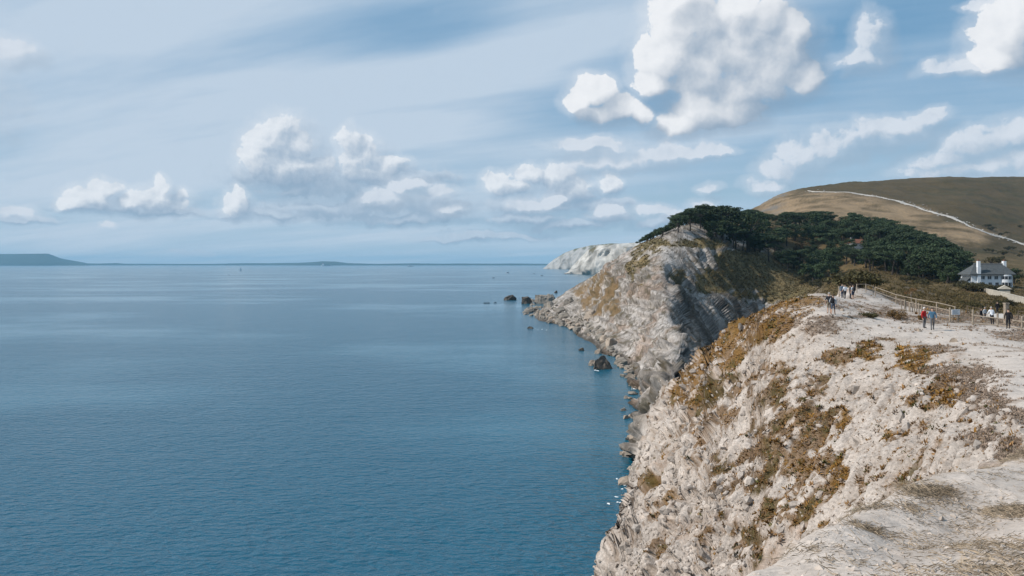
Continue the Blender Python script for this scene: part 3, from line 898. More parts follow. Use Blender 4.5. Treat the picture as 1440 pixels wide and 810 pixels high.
def clump_proto(seed, blades=9, spread=0.8, wid=0.16):
    r = np.random.default_rng(seed); v, f = [], []
    for i in range(blades):
        a = r.uniform(0, 6.28); e = r.uniform(0.25, 1.4); l = r.uniform(0.6, 1.1)
        d = np.array([math.cos(a) * math.cos(e) * spread, math.sin(a) * math.cos(e) * spread, math.sin(e)]) * l
        base = np.array([math.cos(a), math.sin(a), 0]) * r.uniform(0, 0.5)
        s = np.array([-math.sin(a), math.cos(a), r.uniform(-0.4, 0.4)]) * wid
        k0 = len(v)
        v += [base - s, base + s, base + d * 0.6 + s * 0.9, base + d]
        f += [(k0, k0 + 1, k0 + 2), (k0, k0 + 2, k0 + 3)]
    return np.array(v), np.array(f)


def rock_proto(seed, sub=1, cuts=9):
    r = np.random.default_rng(seed); v, f = ico(sub)
    v = v * r.uniform(0.75, 1.25, 3)
    for i in range(cuts):
        d = r.normal(size=3); d /= np.linalg.norm(d); lim = r.uniform(0.5, 0.85)
        e = v @ d - lim
        v = v - np.where(e > 0, e, 0)[:, None] * d * 0.95
    return v * (1 + 0.04 * r.normal(size=(len(v), 1))), f


def tint_mat(name, rough=0.9, trans=0.0, scale=5.0, bump=0.4):
    m, k, b = new_mat(name)
    at = k.n('ShaderNodeAttribute', attribute_name='tint'); tc = k.n('ShaderNodeTexCoord')
    nz = k.noise(tc.outputs['Object'], scale, 4.0, 0.6)
    nd = k.n('ShaderNodeVectorMath', operation='SCALE')
    k.link(at.outputs['Color'], nd.inputs[0]); k.link(k.lin(nz, 0.3, 0.7, 0.72, 1.28), nd.inputs['Scale'])
    k.link(nd.outputs[0], b.inputs['Base Color'])
    b.inputs['Roughness'].default_value = rough; b.inputs['Specular IOR Level'].default_value = 0.15
    if bump:
        bp = k.n('ShaderNodeBump'); bp.inputs['Strength'].default_value = bump; bp.inputs['Distance'].default_value = 0.3 / scale
        k.link(nz, bp.inputs['Height']); k.link(bp.outputs[0], b.inputs['Normal'])
    return m


M_tuft = tint_mat('dry_plants', bump=0.0)
M_stone = tint_mat('loose_stone')
visible = (np.abs(PY1 - 560) < 270) & (PX > 800) & (PX < 1470)
TUFTS = [clump_proto(s) for s in range(8)]
FLATS = [clump_proto(40 + s, 8, 1.0, 0.22) for s in range(6)]
STONES = [rock_proto(s, 1) for s in range(8)]


def pick(weight, n):
    w = np.clip(weight, 0, None) * visible
    w = w / w.sum()
    return rng.choice(len(V), size=n, replace=True, p=w)


# cushions and mats of low brown scrub on the scree
wt_ = (mG1 * 0.55 + mG2 * 0.8 + spk * 1.0 + 0.05) * near * (1 - hump) * (1 - path_m) * (Yd > 20)
ix = pick(wt_, 34000)
u_ = rng.random(len(ix))
ct = np.where((u_ < 0.45)[:, None], brown * 1.35, np.where((u_ < 0.70)[:, None], ochre, np.where((u_ < 0.86)[:, None], olive * 1.2, dead)))
gz = mG2[ix] > 0.4
ct = np.where((gz & (u_ < 0.6))[:, None], ochre * 1.15, ct) * rng.uniform(0.6, 1.7, (len(ix), 1))
scatter('ground_cover', ix, FLATS + TUFTS[:3], np.clip(rng.pareto(2.4, len(ix)) * 0.055 + 0.04, 0, 0.28) * (0.55 + Yd[ix] / 110.0), M_tuft, np.clip(ct, 0.01, 0.5), up=0.3,
        label='low brown and ochre scrub spotting the chalk slope', cat='scrub')
# dead grass on the brow and round the path
wt_ = (mG3 * 1.0 + beyond * 0.9 + path_m * sstep(n_b, 0.2, 0.4) * 0.25 + 0.006) * near * (Yd > 19)
ix = pick(wt_, 16000)
ct = (dead * 1.2) * rng.uniform(0.65, 1.35, (len(ix), 1))
scatter('grass', ix, TUFTS, rng.uniform(0.05, 0.16, len(ix)) * (0.6 + Yd[ix] / 120.0), M_tuft, np.clip(ct, 0.01, 0.5), up=0.6,
        label='grey-brown dead grass along the brow of the ridge', cat='grass')
# chalk rubble on the scree
wt_ = scree * (0.05 + rocky) * (1 - mG1 * 0.6) * (1 - path_m)
ix = pick(wt_, 5500)
ct = mixc(np.repeat(chalk[None], len(ix), 0), chalk2, rng.random(len(ix))) * rng.uniform(0.62, 1.0, (len(ix), 1))
sz = rng.pareto(2.6, len(ix)) * 0.10 + 0.06
scatter('rubble', ix, STONES, np.clip(sz, 0.05, 0.42) * (0.5 + Yd[ix] / 100.0), M_stone, np.clip(ct, 0.02, 0.75), up=0.2, sink=0.3, flat=(1.2, 1.0, 0.75),
        label='pale chalk rubble strewn over the slope', cat='rubble')
# straw and crumbs on the rise at the camera's feet
BLADES = []
for s in range(6):
    r_ = np.random.default_rng(90 + s); v_, f_ = [], []
    for i in range(7):
        a = r_.uniform(0, 6.28); l = r_.uniform(0.5, 1.1); e = r_.uniform(0.02, 0.45)
        d = np.array([math.cos(a) * math.cos(e), math.sin(a) * math.cos(e), math.sin(e)]) * l
        s_ = np.array([-math.sin(a), math.cos(a), 0]) * 0.035
        o_ = r_.normal(size=3) * np.array([1.1, 1.1, 0.02]); k0 = len(v_)
        v_ += [o_ - s_, o_ + s_, o_ + d * 0.55 + np.array([0, 0, 0.06]), o_ + d]
        f_ += [(k0, k0 + 1, k0 + 2), (k0 + 1, k0 + 3, k0 + 2)]
    BLADES.append((np.array(v_), np.array(f_)))
wt_ = (mG3 * 0.8 + 0.03 * sstep(n_b, 0.0, 0.3) + 0.006) * hump * near * (Yd < 22)
ix = pick(wt_, 2000)
ct = np.array([0.31, 0.245, 0.175]) * rng.uniform(0.5, 1.35, (len(ix), 1))
scatter('straw', ix, BLADES, rng.uniform(0.06, 0.17, len(ix)), M_tuft, ct, up=0.2, sink=0.0, label='dry straw matted on the chalky rise in front', cat='straw')
ix = pick(hump * near * (Yd < 22), 1200)
ct = mixc(np.repeat(chalk[None], len(ix), 0), chalk2, rng.random(len(ix)) * 1.2)
scatter('gravel', ix, STONES, np.clip(rng.pareto(2.5, len(ix)) * 0.012 + 0.008, 0, 0.07), M_stone, ct, up=0.2, sink=0.2, label='chalk crumbs on the rise in front', cat='gravel')
# coarse growth on the headland and the valley banks
vis2 = (Yd > 118) & (Yd < 460) & (PX > 800) & (PX < 1470)
w_ = (veg * head * 1.0 + val * 0.8 * (Yd < 420)) * vis2
ix = rng.choice(len(V), size=22000, p=w_ / w_.sum())
ct = mixc(np.repeat((turf * 1.3)[None], len(ix), 0), turf2 * 1.2, rng.random(len(ix))) * rng.uniform(0.7, 1.3, (len(ix), 1))
scatter('undergrowth', ix, TUFTS, rng.uniform(0.25, 0.7, len(ix)) * (0.4 + Yd[ix] / 400.0), M_tuft, np.clip(ct, 0.01, 0.4), up=0.5,
        label='coarse brown grass on the headland slope and valley banks', cat='undergrowth')

# ================================================================ boulders and sea rocks
M_boulder = plain_mat('boulder_limestone', (0.235, 0.205, 0.17), 0.85, 0.45, 0.7, 0.8)
M_boulder2 = plain_mat('boulder_warm', (0.31, 0.25, 0.195), 0.85, 0.4, 0.7, 0.8)
M_seaweed = plain_mat('wet_rock', (0.075, 0.06, 0.045), 0.5, 0.45, 0.8, 0.8)
BOULDER = []
for s in range(9):
    v_, f_ = rock_proto(200 + s, 3, 22)
    v_ = v_ + 0.07 * np.stack([fbm(v_ * 2.2 + 7 * s, 3, s + i) for i in range(3)], 1)
    me_ = bpy.data.meshes.new('boulder')
    me_.from_pydata([tuple(x) for x in v_], [], [tuple(int(y) for y in x) for x in f_])
    me_.materials.append((M_boulder, M_boulder2, M_boulder)[s % 3])
    BOULDER.append(me_)


def boulder(loc, size, label, group=None, mesh=None, name='boulder', rot=None, cat='boulder'):
    o = bpy.data.objects.new(name, mesh or BOULDER[R.randrange(len(BOULDER))])
    o.location = tuple(float(v) for v in loc)
    o.rotation_euler = rot or (R.uniform(-0.4, 0.4), R.uniform(-0.4, 0.4), R.uniform(0, 6.28))
    o.scale = size
    COL.objects.link(o)
    return tag(o, label, cat, group)


def rock_mesh(seed, stretch, mat, sub=3, cuts=16, rough=0.12):
    v_, f_ = rock_proto(seed, sub, cuts)
    v_ = v_ * np.array(stretch)
    v_ = v_ + rough * min(stretch) * np.stack([fbm(v_ / min(stretch) * 1.8 + 3 * seed, 4, seed + i) for i in range(3)], 1)
    me_ = bpy.data.meshes.new('rock'); me_.from_pydata([tuple(x) for x in v_], [], [tuple(int(y) for y in x) for x in f_])
    me_.materials.append(mat)
    return me_


def sea_rock(px, py_base, wpx, hpx, seed, mat, label, name='sea_rock', deep=0.7):
    Y = H * F / (py_base - HZ)
    sx, sz = wpx / 2 / F * Y, hpx / F * Y
    me_ = rock_mesh(seed, (sx, sx * deep, sz), mat, 4, 18)
    p = W3(px, py_base, Y); p[2] = -sz * 0.05
    o = bpy.data.objects.new(name, me_); o.location = tuple(p); COL.objects.link(o)
    return tag(o, label, 'rock', 'rocks standing in the sea off the headland')


sea_rock(717, 422, 20, 9, 301, M_seaweed, 'isolated flat-topped dark rock in the sea, farthest out from the headland')
sea_rock(740.5, 427, 19, 13, 302, M_seaweed, 'dark pointed rock awash between the outlying flat rock and the big grey stack')
sea_rock(766, 427, 36, 20, 303, M_boulder, 'big grey peaked stack at the tip of the headland boulders', deep=0.6)
sea_rock(799, 447, 32, 36, 304, M_boulder, 'tall pale slab of rock standing upright among the shore boulders', deep=0.5)
sea_rock(847, 518, 36, 26, 305, M_seaweed, 'large dark rock lying in the shadowed water below the cliff', deep=0.9)
sea_rock(833, 514, 16, 12, 306, M_boulder2, 'low brownish rock touching the large dark rock below the cliff')
sea_rock(842, 497, 15, 8, 307, M_boulder2, 'pale flat rock just behind the large dark rock below the cliff')
sea_rock(818, 493, 11, 5, 308, M_seaweed, 'small rounded rock alone in the water off the beach')
sea_rock(746.5, 462, 12, 4, 309, M_seaweed, 'small black rock barely above the water off the boulder shore')
sea_rock(781.5, 412, 7, 4, 310, M_seaweed, 'tiny dark rock in the sea behind the big grey stack')
sea_rock(797, 437, 40, 10, 311, M_seaweed, 'dark ledge at the back of the boulder shore', deep=0.5)

# fallen boulders along the foot of the headland
spots = []
tries = 0
while len(spots) < 175 and tries < 6000:
    tries += 1
    t = R.random()
    # shoreline from the tip to the beach, and the talus above it
    px = 745 + 140 * t + R.gauss(0, 5)
    py_w = np.interp(px, [740, 760, 800, 830, 860, 890], [447, 452, 466, 476, 500, 540])
    py = py_w - abs(R.gauss(0, 9)) - R.random() * (12 if px < 860 else 4)
    p = hit(px, py)
    if p[1] > 700 or p[2] > 13: continue
    s = R.paretovariate(2.2) * 1.05 * (1.15 if px < 815 else 0.9)
    s = min(s, 4.2)
    if any((p[0] - q[0][0]) ** 2 + (p[1] - q[0][1]) ** 2 < (0.75 * (s + q[1])) ** 2 for q in spots): continue
    spots.append((p, s))
for p, s in spots:
    px_ = 720 + p[0] / p[1] * F
    where = ('beside the big grey peaked stack' if px_ < 782 else 'round the upright pale slab' if px_ < 812 else 'below the ochre grass slope' if px_ < 842 else 'above the large dark rock' if px_ < 866 else 'at the shadowed beach')
    size_w = 'huge' if s > 3 else 'large' if s > 1.9 else 'middling' if s > 1.35 else 'small'
    place = 'at the waterline' if p[2] < 1.0 else 'up on the heap'
    boulder((p[0], p[1], max(p[2], -0.1) + s * 0.15), (s * R.uniform(0.8, 1.3), s * R.uniform(0.8, 1.2), s * R.uniform(0.6, 0.95)),
            size_w + ' weathered limestone boulder ' + place + ' ' + where, 'boulders fallen at the foot of the headland')

# blocks at the waterline under the near cliff
cnt = 0
for i in range(400):
    px = R.uniform(876, 925); py = R.uniform(520, 700)
    p = hit(px, py)
    if not (-0.2 < p[2] < 4.5) or p[1] > 260 or p[1] < 70: continue
    s = min(R.paretovariate(2.4) * 0.7, 2.4)
    where = 'nearest the viewer' if p[1] < 110 else 'midway along the cliff foot' if p[1] < 165 else 'towards the shadowed beach'
    boulder((p[0], p[1], p[2] + s * 0.1), (s * R.uniform(0.8, 1.3), s, s * R.uniform(0.6, 0.9)),
            ('large' if s > 1.2 else 'small') + ' fallen block at the waterline under the near cliff, ' + where, 'blocks under the near cliff')
    cnt += 1
    if cnt > 44: break

# loose pale stones lying on the path and brow
for (px, py, s) in ((1185, 437, 0.28), (1223, 436, 0.2), (1266, 463, 0.22), (1293, 466, 0.25), (1308, 470, 0.14), (1192, 442, 0.12), (1236, 459, 0.14), (1341, 481, 0.34), (1318, 474, 0.12)):
    p = hit(px, py)
    p[2] = drop(p[0], p[1])
    boulder((p[0], p[1], p[2] + s * 0.25), (s, s * 0.9, s * 0.75), 'pale loose stone lying on the ridge path', 'loose stones on the ridge path', mesh=BOULDER[1], name='stone', cat='stone')

# ================================================================ trees
def bark(name='bark'): return plain_mat(name, (0.055, 0.045, 0.037), 0.9, 0.4, 2.0, 0.5)


def leaf_mat(name, col, var=0.5):
    m, k, b = new_mat(name)
    at = k.n('ShaderNodeAttribute', attribute_name='tint')
    oi = k.n('ShaderNodeObjectInfo')
    f = k.lin(oi.outputs['Random'], 0, 1, 1 - var * 0.5, 1 + var * 0.6)
    nd = k.n('ShaderNodeVectorMath', operation='SCALE')
    k.link(k.mix(1.0, at.outputs['Color'], col, 'MULTIPLY'), nd.inputs[0]); k.link(f, nd.inputs['Scale'])
    k.link(nd.outputs[0], b.inputs['Base Color'])
    b.inputs['Roughness'].default_value = 0.7; b.inputs['Specular IOR Level'].default_value = 0.2
    return m


M_bark = bark()
M_pine = leaf_mat('pine_needles', (0.040, 0.058, 0.026))
M_oak = leaf_mat('evergreen_leaves', (0.034, 0.052, 0.021))
M_rust = leaf_mat('rusty_leaves', (0.085, 0.055, 0.022))
M_scrub = leaf_mat('scrub_leaves', (0.062, 0.054, 0.022))


def limb(v, f, a, b, r0, r1, seg=6):
    a, b = np.array(a, float), np.array(b, float)
    d = b - a; d /= np.linalg.norm(d) + 1e-9
    t = np.cross(d, [0.3, 0.9, 0.2]); t /= np.linalg.norm(t); s = np.cross(d, t); k0 = len(v)
    for p, r in ((a, r0), (b, r1)):
        for i in range(seg):
            g = 6.283 * i / seg
            v.append(p + (t * math.cos(g) + s * math.sin(g)) * r)
    for i in range(seg):
        j = (i + 1) % seg
        f.append((k0 + i, k0 + j, k0 + seg + j, k0 + seg + i))


def leaves(centers, radii, n, size, r, flat=0.8):
    """leaf sprays (single triangles and quads) through the volume of several lobes"""
    vol = np.array([a[0] * a[1] * a[2] for a in radii]) ** 0.67; pr = vol / vol.sum()
    w = r.choice(len(centers), n, p=pr)
    d = r.normal(size=(n, 3)); d /= np.linalg.norm(d, axis=1, keepdims=True)
    rad = r.random(n) ** 0.42
    P_ = np.array(centers)[w] + d * rad[:, None] * np.array(radii)[w]
    nn = d + r.normal(size=(n, 3)) * 0.7; nn[:, 2] += 0.5; nn /= np.linalg.norm(nn, axis=1, keepdims=True)
    t, b = basis(nn); a = r.uniform(0, 6.28, n)[:, None]
    t, b = t * np.cos(a) + b * np.sin(a), b * np.cos(a) - t * np.sin(a)
    s = (size * r.uniform(0.6, 1.5, n))[:, None]
    v = np.stack([P_ - t * s, P_ - b * s * 0.55, P_ + t * s, P_ + b * s * 0.55 + nn * s * 0.3], 1).reshape(-1, 3)
    f = np.arange(4 * n).reshape(n, 4)
    tint = np.repeat((0.65 + 0.7 * r.random(n)), 4)[:, None] * np.ones(3)
    return v, f, tint


def tree_proto(name, seed, kind):
    r = np.random.default_rng(seed)
    root = bpy.data.objects.new(name, None); COL.objects.link(root)
    v, f = [], []; C_, R_ = [], []
    if kind == 'umbrella':
        hgt = 1.0; bend = r.normal(size=2) * 0.06
        pts_ = [np.array([bend[0] * t * t, bend[1] * t * t, 0.82 * t]) for t in (0, 0.3, 0.6, 0.85, 1)]
        for i in range(4): limb(v, f, pts_[i], pts_[i + 1], 0.035 * (1 - 0.17 * i), 0.035 * (1 - 0.17 * (i + 1)))
        for i in range(11):
            a = 6.283 * i / 11 + r.uniform(-.3, .3); zz_ = r.uniform(0.5, 0.82); L = r.uniform(0.2, 0.42) * (1.15 - abs(zz_ - 0.66))
            e = np.array([math.cos(a) * L, math.sin(a) * L, zz_ + r.uniform(0.04, 0.14)])
            limb(v, f, (bend[0] * zz_ ** 2, bend[1] * zz_ ** 2, zz_ - 0.06), e, 0.014, 0.005, 5)
            C_.append(e); R_.append((r.uniform(0.12, 0.2), r.uniform(0.12, 0.2), r.uniform(0.045, 0.075)))
        for i in range(6):
            C_.append(np.array([r.normal() * 0.11, r.normal() * 0.11, r.uniform(0.82, 0.96)])); R_.append((0.2, 0.2, 0.06))
        cv, cf, ct_ = leaves(C_, R_, 1900, 0.026, r); mt = M_pine
    elif kind == 'round':
        limb(v, f, (0, 0, 0), (0.01, 0.0, 0.35), 0.045, 0.035)
        for i in range(7):
            a = 6.283 * i / 7 + r.uniform(-.3, .3)
            limb(v, f, (0.01, 0, 0.28 + 0.02 * i), (math.cos(a) * 0.28, math.sin(a) * 0.28, 0.5 + r.uniform(0, .25)), 0.02, 0.006, 5)
        for i in range(20):
            a = r.uniform(0, 6.28); rr_ = 0.36 * math.sqrt(r.random()); z_ = r.uniform(0.25, 0.86) * (1 - 0.35 * rr_)
            s_ = r.uniform(0.10, 0.19); C_.append(np.array([math.cos(a) * rr_, math.sin(a) * rr_, z_])); R_.append((s_, s_, s_ * 0.8))
        cv, cf, ct_ = leaves(C_, R_, 2100, 0.026, r); mt = M_oak
    elif kind == 'rust':
        limb(v, f, (0, 0, 0), (0.0, 0.02, 0.5), 0.035, 0.02)
        for i in range(9):
            a = 6.283 * i / 9; limb(v, f, (0, 0.01, 0.25 + 0.03 * i), (math.cos(a) * 0.3, math.sin(a) * 0.3, 0.55 + r.uniform(0, .3)), 0.015, 0.004, 5)
        for i in range(15):
            a = r.uniform(0, 6.28); rr_ = 0.32 * math.sqrt(r.random()); z_ = r.uniform(0.35, 0.9) * (1 - 0.3 * rr_)
            C_.append(np.array([math.cos(a) * rr_, math.sin(a) * rr_, z_])); R_.append((0.14, 0.14, 0.10))
        cv, cf, ct_ = leaves(C_, R_, 1500, 0.026, r); mt = M_rust
    elif kind == 'shear':      # wind-sheared, leaning inland
        limb(v, f, (0, 0, 0), (0.12, 0.05, 0.45), 0.05, 0.03)
        for i in range(8):
            t = i / 7.0; limb(v, f, (0.06, 0.02, 0.25), (-0.2 + 0.75 * t, r.uniform(-.25, .25), 0.35 + 0.35 * t), 0.018, 0.005, 5)
        for i in range(22):
            t = r.random(); C_.append(np.array([-0.35 + 0.9 * t, r.uniform(-.35, .35), 0.2 + 0.5 * t + r.uniform(-.12, .1)])); R_.append((0.17, 0.15, 0.09))
        cv, cf, ct_ = leaves(C_, R_, 1900, 0.028, r); mt = M_oak
    else:                      # low scrub
        limb(v, f, (0, 0, -0.05), (0.0, 0.0, 0.3), 0.03, 0.02)
        for i in range(8):
            a = 6.283 * i / 8; limb(v, f, (0, 0, 0.05), (math.cos(a) * 0.45, math.sin(a) * 0.45, 0.3 + r.uniform(0, .2)), 0.02, 0.006, 5)
        for i in range(16):
            a = r.uniform(0, 6.28); rr_ = 0.6 * math.sqrt(r.random())
            C_.append(np.array([math.cos(a) * rr_, math.sin(a) * rr_, 0.15 + 0.35 * (1 - rr_) * r.random() + 0.1])); R_.append((0.2, 0.2, 0.14))
        cv, cf, ct_ = leaves(C_, R_, 1100, 0.040, r); mt = M_scrub
    mesh_obj('trunk', v, f, M_bark, root, True)
    np_mesh('crown' if kind != 'scrub' else 'foliage', cv, cf, mt, False, ct_, root)
    return root


PROTO = {'umbrella': [tree_proto('pine_tree', 400 + i, 'umbrella') for i in range(4)], 'round': [tree_proto('evergreen_tree', 420 + i, 'round') for i in range(4)],
         'rust': [tree_proto('rusty_tree', 440 + i, 'rust') for i in range(2)], 'shear': [tree_proto('windswept_tree', 450 + i, 'shear') for i in range(2)],
         'scrub': [tree_proto('bush', 460 + i, 'scrub') for i in range(3)]}
used_proto = set()


def plant(kind, x, y, z, s, label, cat, group, wide=1.0, rz=None):
    pr = R.choice(PROTO[kind])
    if pr.name in used_proto:
        o = copy_tree(pr)
    else:
        o = pr; used_proto.add(pr.name)
    o.location = (float(x), float(y), float(z)); o.rotation_euler = (0, 0, R.uniform(0, 6.28) if rz is None else rz)
    o.scale = (s * wide, s * wide, s)
    tag(o, label, cat, group)
    return o


TOPL = ([880, 893, 905, 925, 950, 975, 1000, 1030, 1040, 1052, 1080, 1110, 1150, 1180, 1200, 1230, 1250, 1290, 1330, 1350, 1368, 1380],
        [352, 339, 326, 313, 301, 291, 288, 291, 299, 292, 299, 297, 293, 297, 296, 303, 308, 322, 338, 351, 372, 384])
LOWL = ([880, 893, 915, 950, 985, 1020, 1040, 1075, 1110, 1135, 1150, 1175, 1200, 1260, 1300, 1345, 1370],
        [352, 347, 339, 331, 337, 348, 354, 370, 388, 401, 401, 388, 379, 390, 396, 400, 393])
COT_Y = float(hit(1209, 350, 400)[1])
wood = []
tries = 0
while len(wood) < 380 and tries < 30000:
    tries += 1
    px = R.uniform(890, 1372) if R.random() < 0.6 else R.uniform(1190, 1350); Y = R.uniform(405, 585) if px < 1200 else R.uniform(335, 560)
    z = float(base_z(px, Y)); py = HZ + (H - z) / Y * F
    if py > np.interp(px, *LOWL) - 1: continue
    top = np.interp(px, *TOPL)
    hmax = (py - top) / F * Y
    if hmax < 2.5: continue
    x = (px - 720) / F * Y
    h = min(hmax * R.uniform(0.86, 1.0), R.uniform(9.5, 15.5))
    if px < 945: h = min(h, R.uniform(4, 8))
    if abs(px - 1209) < 15 and Y < COT_Y + 6: h = min(h, max(1.5, (py - 350) / F * Y))
    if abs(px - 1209) < 15 and abs(Y - COT_Y) < 9: continue
    rad = h * 0.36
    if any((x - q[0]) ** 2 + (Y - q[1]) ** 2 < (0.95 * (rad + q[3] * 0.36)) ** 2 * (0.55 if px < 1195 else 0.36) for q in wood): continue
    wood.append((x, Y, z, h, px, py))
for (x, Y, z, h, px, py) in wood:
    u_ = R.random()
    place = ('by the headland end' if px < 960 else 'behind the headland summit' if px < 1040 else 'above the brown saddle' if px < 1130
             else 'left of the cottage' if px < 1190 else 'round the cottage' if px < 1235 else 'right of the cottage' if px < 1310 else 'nearest the white house')
    row = 'front row' if py > np.interp(px, *LOWL) - 12 else 'skyline row' if (py - h / Y * F) < np.interp(px, *TOPL) + 8 else 'middle of the wood'
    size_w = 'tall ' if h > 12 else 'small ' if h < 8 else ''
    if px < 950:
        plant('shear', x, Y, z - 0.4, h * 1.25, size_w + 'windswept evergreen hugging the seaward edge, ' + row, 'tree', 'windswept trees at the edge of the wood', 1.15, R.uniform(-.4, .4))
    elif u_ < 0.42:
        plant('umbrella', x, Y, z - 0.4, h * 1.03, size_w + 'dark flat-crowned pine in the ' + row + ' ' + place, 'tree', 'pines in the wood', 1.1)
    elif u_ < 0.93:
        plant('round', x, Y, z - 0.4, h * 1.05, size_w + 'dark round-crowned evergreen in the ' + row + ' ' + place, 'tree', 'evergreens in the wood', 1.15)
    else:
        plant('rust', x, Y, z - 0.4, h, size_w + 'rust-tinged tree in the ' + row + ' ' + place, 'tree', 'rusty trees in the wood', 1.15)
# trees that stand out on the skyline
for (px, Y, top, kind, wide, label) in ((985, 425, 287, 'umbrella', 1.0, 'tall pine rising highest on the skyline above the grassy summit of the headland'),
        (1015, 430, 288, 'umbrella', 1.25, 'spreading flat-topped pine on the skyline with sky showing beneath its crown'),
        (1052, 440, 290, 'round', 1.0, 'dense round tree alone on the skyline just past the flat-topped pine')):
    z = float(base_z(px, Y)); h = H - (top - HZ) / F * Y - z
    plant(kind, (px - 720) / F * Y, Y, z - 0.3, h / 0.98, label, 'tree', None, wide)

# scrub in the valley, round the house and along the foot of the wood
for (n, x0, x1, y0, y1, s0, s1, label, group) in (
        (26, 1125, 1345, 392, 404, 3.0, 6.0, 'dark bush along the lower edge of the wood', 'bushes below the wood'),
        (7, 1195, 1228, 396, 408, 3.0, 5.0, 'dark green bush in the hollow behind the gate', 'bushes in the hollow'),
        (14, 1352, 1418, 397, 403, 3.0, 5.5, 'garden bush in front of the white house', 'bushes before the white house'),
        (12, 1300, 1440, 372, 392, 5.0, 9.0, 'dark thicket tree behind the white house', 'thicket behind the white house'),
        (16, 1385, 1440, 318, 372, 4.0, 8.0, 'scrubby bush on the lower slope of the down', 'scrub on the down'),
        (9, 1345, 1440, 425, 436, 1.6, 3.0, 'low brown bush on the valley bank past the fence', 'bushes on the valley bank')):
    for i in range(n):
        px, py = R.uniform(x0, x1), R.uniform(y0, y1)
        if 'before' in label or 'front' in label: Y = R.uniform(272, 288); p = np.array([(px - 720) / F * Y, Y, float(base_z(px, Y))])
        elif 'behind the white house' in label: Y = R.uniform(322, 370); p = np.array([(px - 720) / F * Y, Y, float(base_z(px, Y))])
        else: p = hit(px, py, 105)
        kind = 'round' if 'thicket' in label else 'scrub'
        sz_ = R.uniform(s0, s1); sw_ = 'tall ' if sz_ > s0 + (s1 - s0) * .66 else 'small ' if sz_ < s0 + (s1 - s0) * .33 else 'middling '
        side_ = ', towards the sea' if px < x0 + (x1 - x0) * .33 else ', at the right-hand end' if px > x0 + (x1 - x0) * .66 else ', in between'
        plant(kind, p[0], p[1], p[2] - 0.2, sz_ * (1.0 if kind == 'scrub' else 1.1), sw_ + label + side_, 'bush' if kind == 'scrub' else 'tree', group, 1.0)
# low bushes on the ridge by the path
M_heath = leaf_mat('heather_leaves', (0.16, 0.095, 0.035))
for (px, py, wpx, hpx, label) in ((1222, 447, 30, 9, 'low dark brown bush beside the path, left of the straw-coloured one'), (1261, 449, 32, 16, 'straw-coloured grassy bush beside the path, in front of the stakes'),
        (1296, 450, 12, 8, 'small reddish bush at the foot of the stakes beside the person in red'), (1345, 510, 60, 16, 'dense brown clump on the brow just past the bare path')) [:3]:
    p = hit(px, py); p[2] = drop(p[0], p[1]); s = wpx / F * p[1] / 1.35
    r_ = np.random.default_rng(int(px)); C_, R_ = [], []
    root = empty('bush', p, 0, label, 'bush')
    for i in range(14):
        a = r_.uniform(0, 6.28); rr_ = 0.5 * math.sqrt(r_.random()); C_.append(np.array([math.cos(a) * rr_ * s, math.sin(a) * rr_ * s, (0.12 + 0.2 * r_.random()) * hpx / wpx * 2.4 * s])); R_.append((0.2 * s, 0.2 * s, 0.22 * hpx / wpx * 2 * s))
    v, f = [], []
    for i in range(9):
        a = 6.283 * i / 9; limb(v, f, (0, 0, -0.1), (math.cos(a) * 0.4 * s, math.sin(a) * 0.4 * s, 0.3 * hpx / wpx * 2 * s), 0.02, 0.006, 5)
    cv, cf, ct_ = leaves(C_, R_, 1500, 0.055, r_)
    mesh_obj('stem', v, f, M_bark, root, True); np_mesh('foliage', cv, cf, M_heath if px > 1230 else M_scrub, False, ct_, root)

# ================================================================ far cliffs and distant land
def ridge_land(name, prof, mat, depth, tint_fn, back=None, relief=1.0, n=220, rows=46, seed=500, scale=60.0):
    """coastal upland: profile of (column, skyline row, depth of the foot) -> cliff from the waterline up to a plateau that runs back"""
    a = np.array(prof, float)
    px = np.linspace(a[0, 0], a[-1, 0], n)
    sk = np.interp(px, a[:, 0], a[:, 1]); Yf = np.interp(px, a[:, 0], a[:, 2])
    VV = []
    for i in range(n):
        Yt = Yf[i] + depth * 0.5
        zt = max(H - (sk[i] - HZ) / F * Yt, 0.5)
        for j in range(rows):
            t = j / (rows - 1)
            if t < 0.7:
                s = t / 0.7; yy = Yf[i] + depth * 0.5 * s ** 1.5; z = -0.02 * zt + 1.02 * zt * s ** 0.85
            else:
                s = (t - 0.7) / 0.3; yy = Yt + depth * 1.5 * s; z = zt * (1 - 0.35 * s * s)
            VV.append(((px[i] - 720) / F * yy, yy, z))
    VV = np.array(VV)
    g = ridged(np.stack([VV[:, 0] / scale, VV[:, 1] / (scale * 2), VV[:, 2] / (scale * 2.4)], 1), 5, seed) * relief * scale * 0.35
    face = np.tile(np.where(np.arange(rows) / (rows - 1) < 0.7, np.sin(np.clip(np.arange(rows) / (rows - 1) / 0.7, 0, 1) * math.pi) ** 0.6, 0.0), n)
    VV[:, 1] -= g * face; VV[:, 0] -= g * face * 0.7
    VV[:, 2] += fbm(VV / scale, 4, seed + 5) * scale * 0.05 * relief * face
    qi, qj = np.meshgrid(np.arange(n - 1), np.arange(rows - 1), indexing='ij'); b_ = (qi * rows + qj).ravel()
    Q_ = np.stack([b_, b_ + rows, b_ + rows + 1, b_ + 1], 1)
    t = np.tile(np.arange(rows) / (rows - 1), n)
    return tag(np_mesh(name, VV, Q_, mat, True, tint_fn(VV, t)), kind='structure')


M_farland = ground_mat('far_land', 0.02, 0.3, 0.05, amount=0.2)


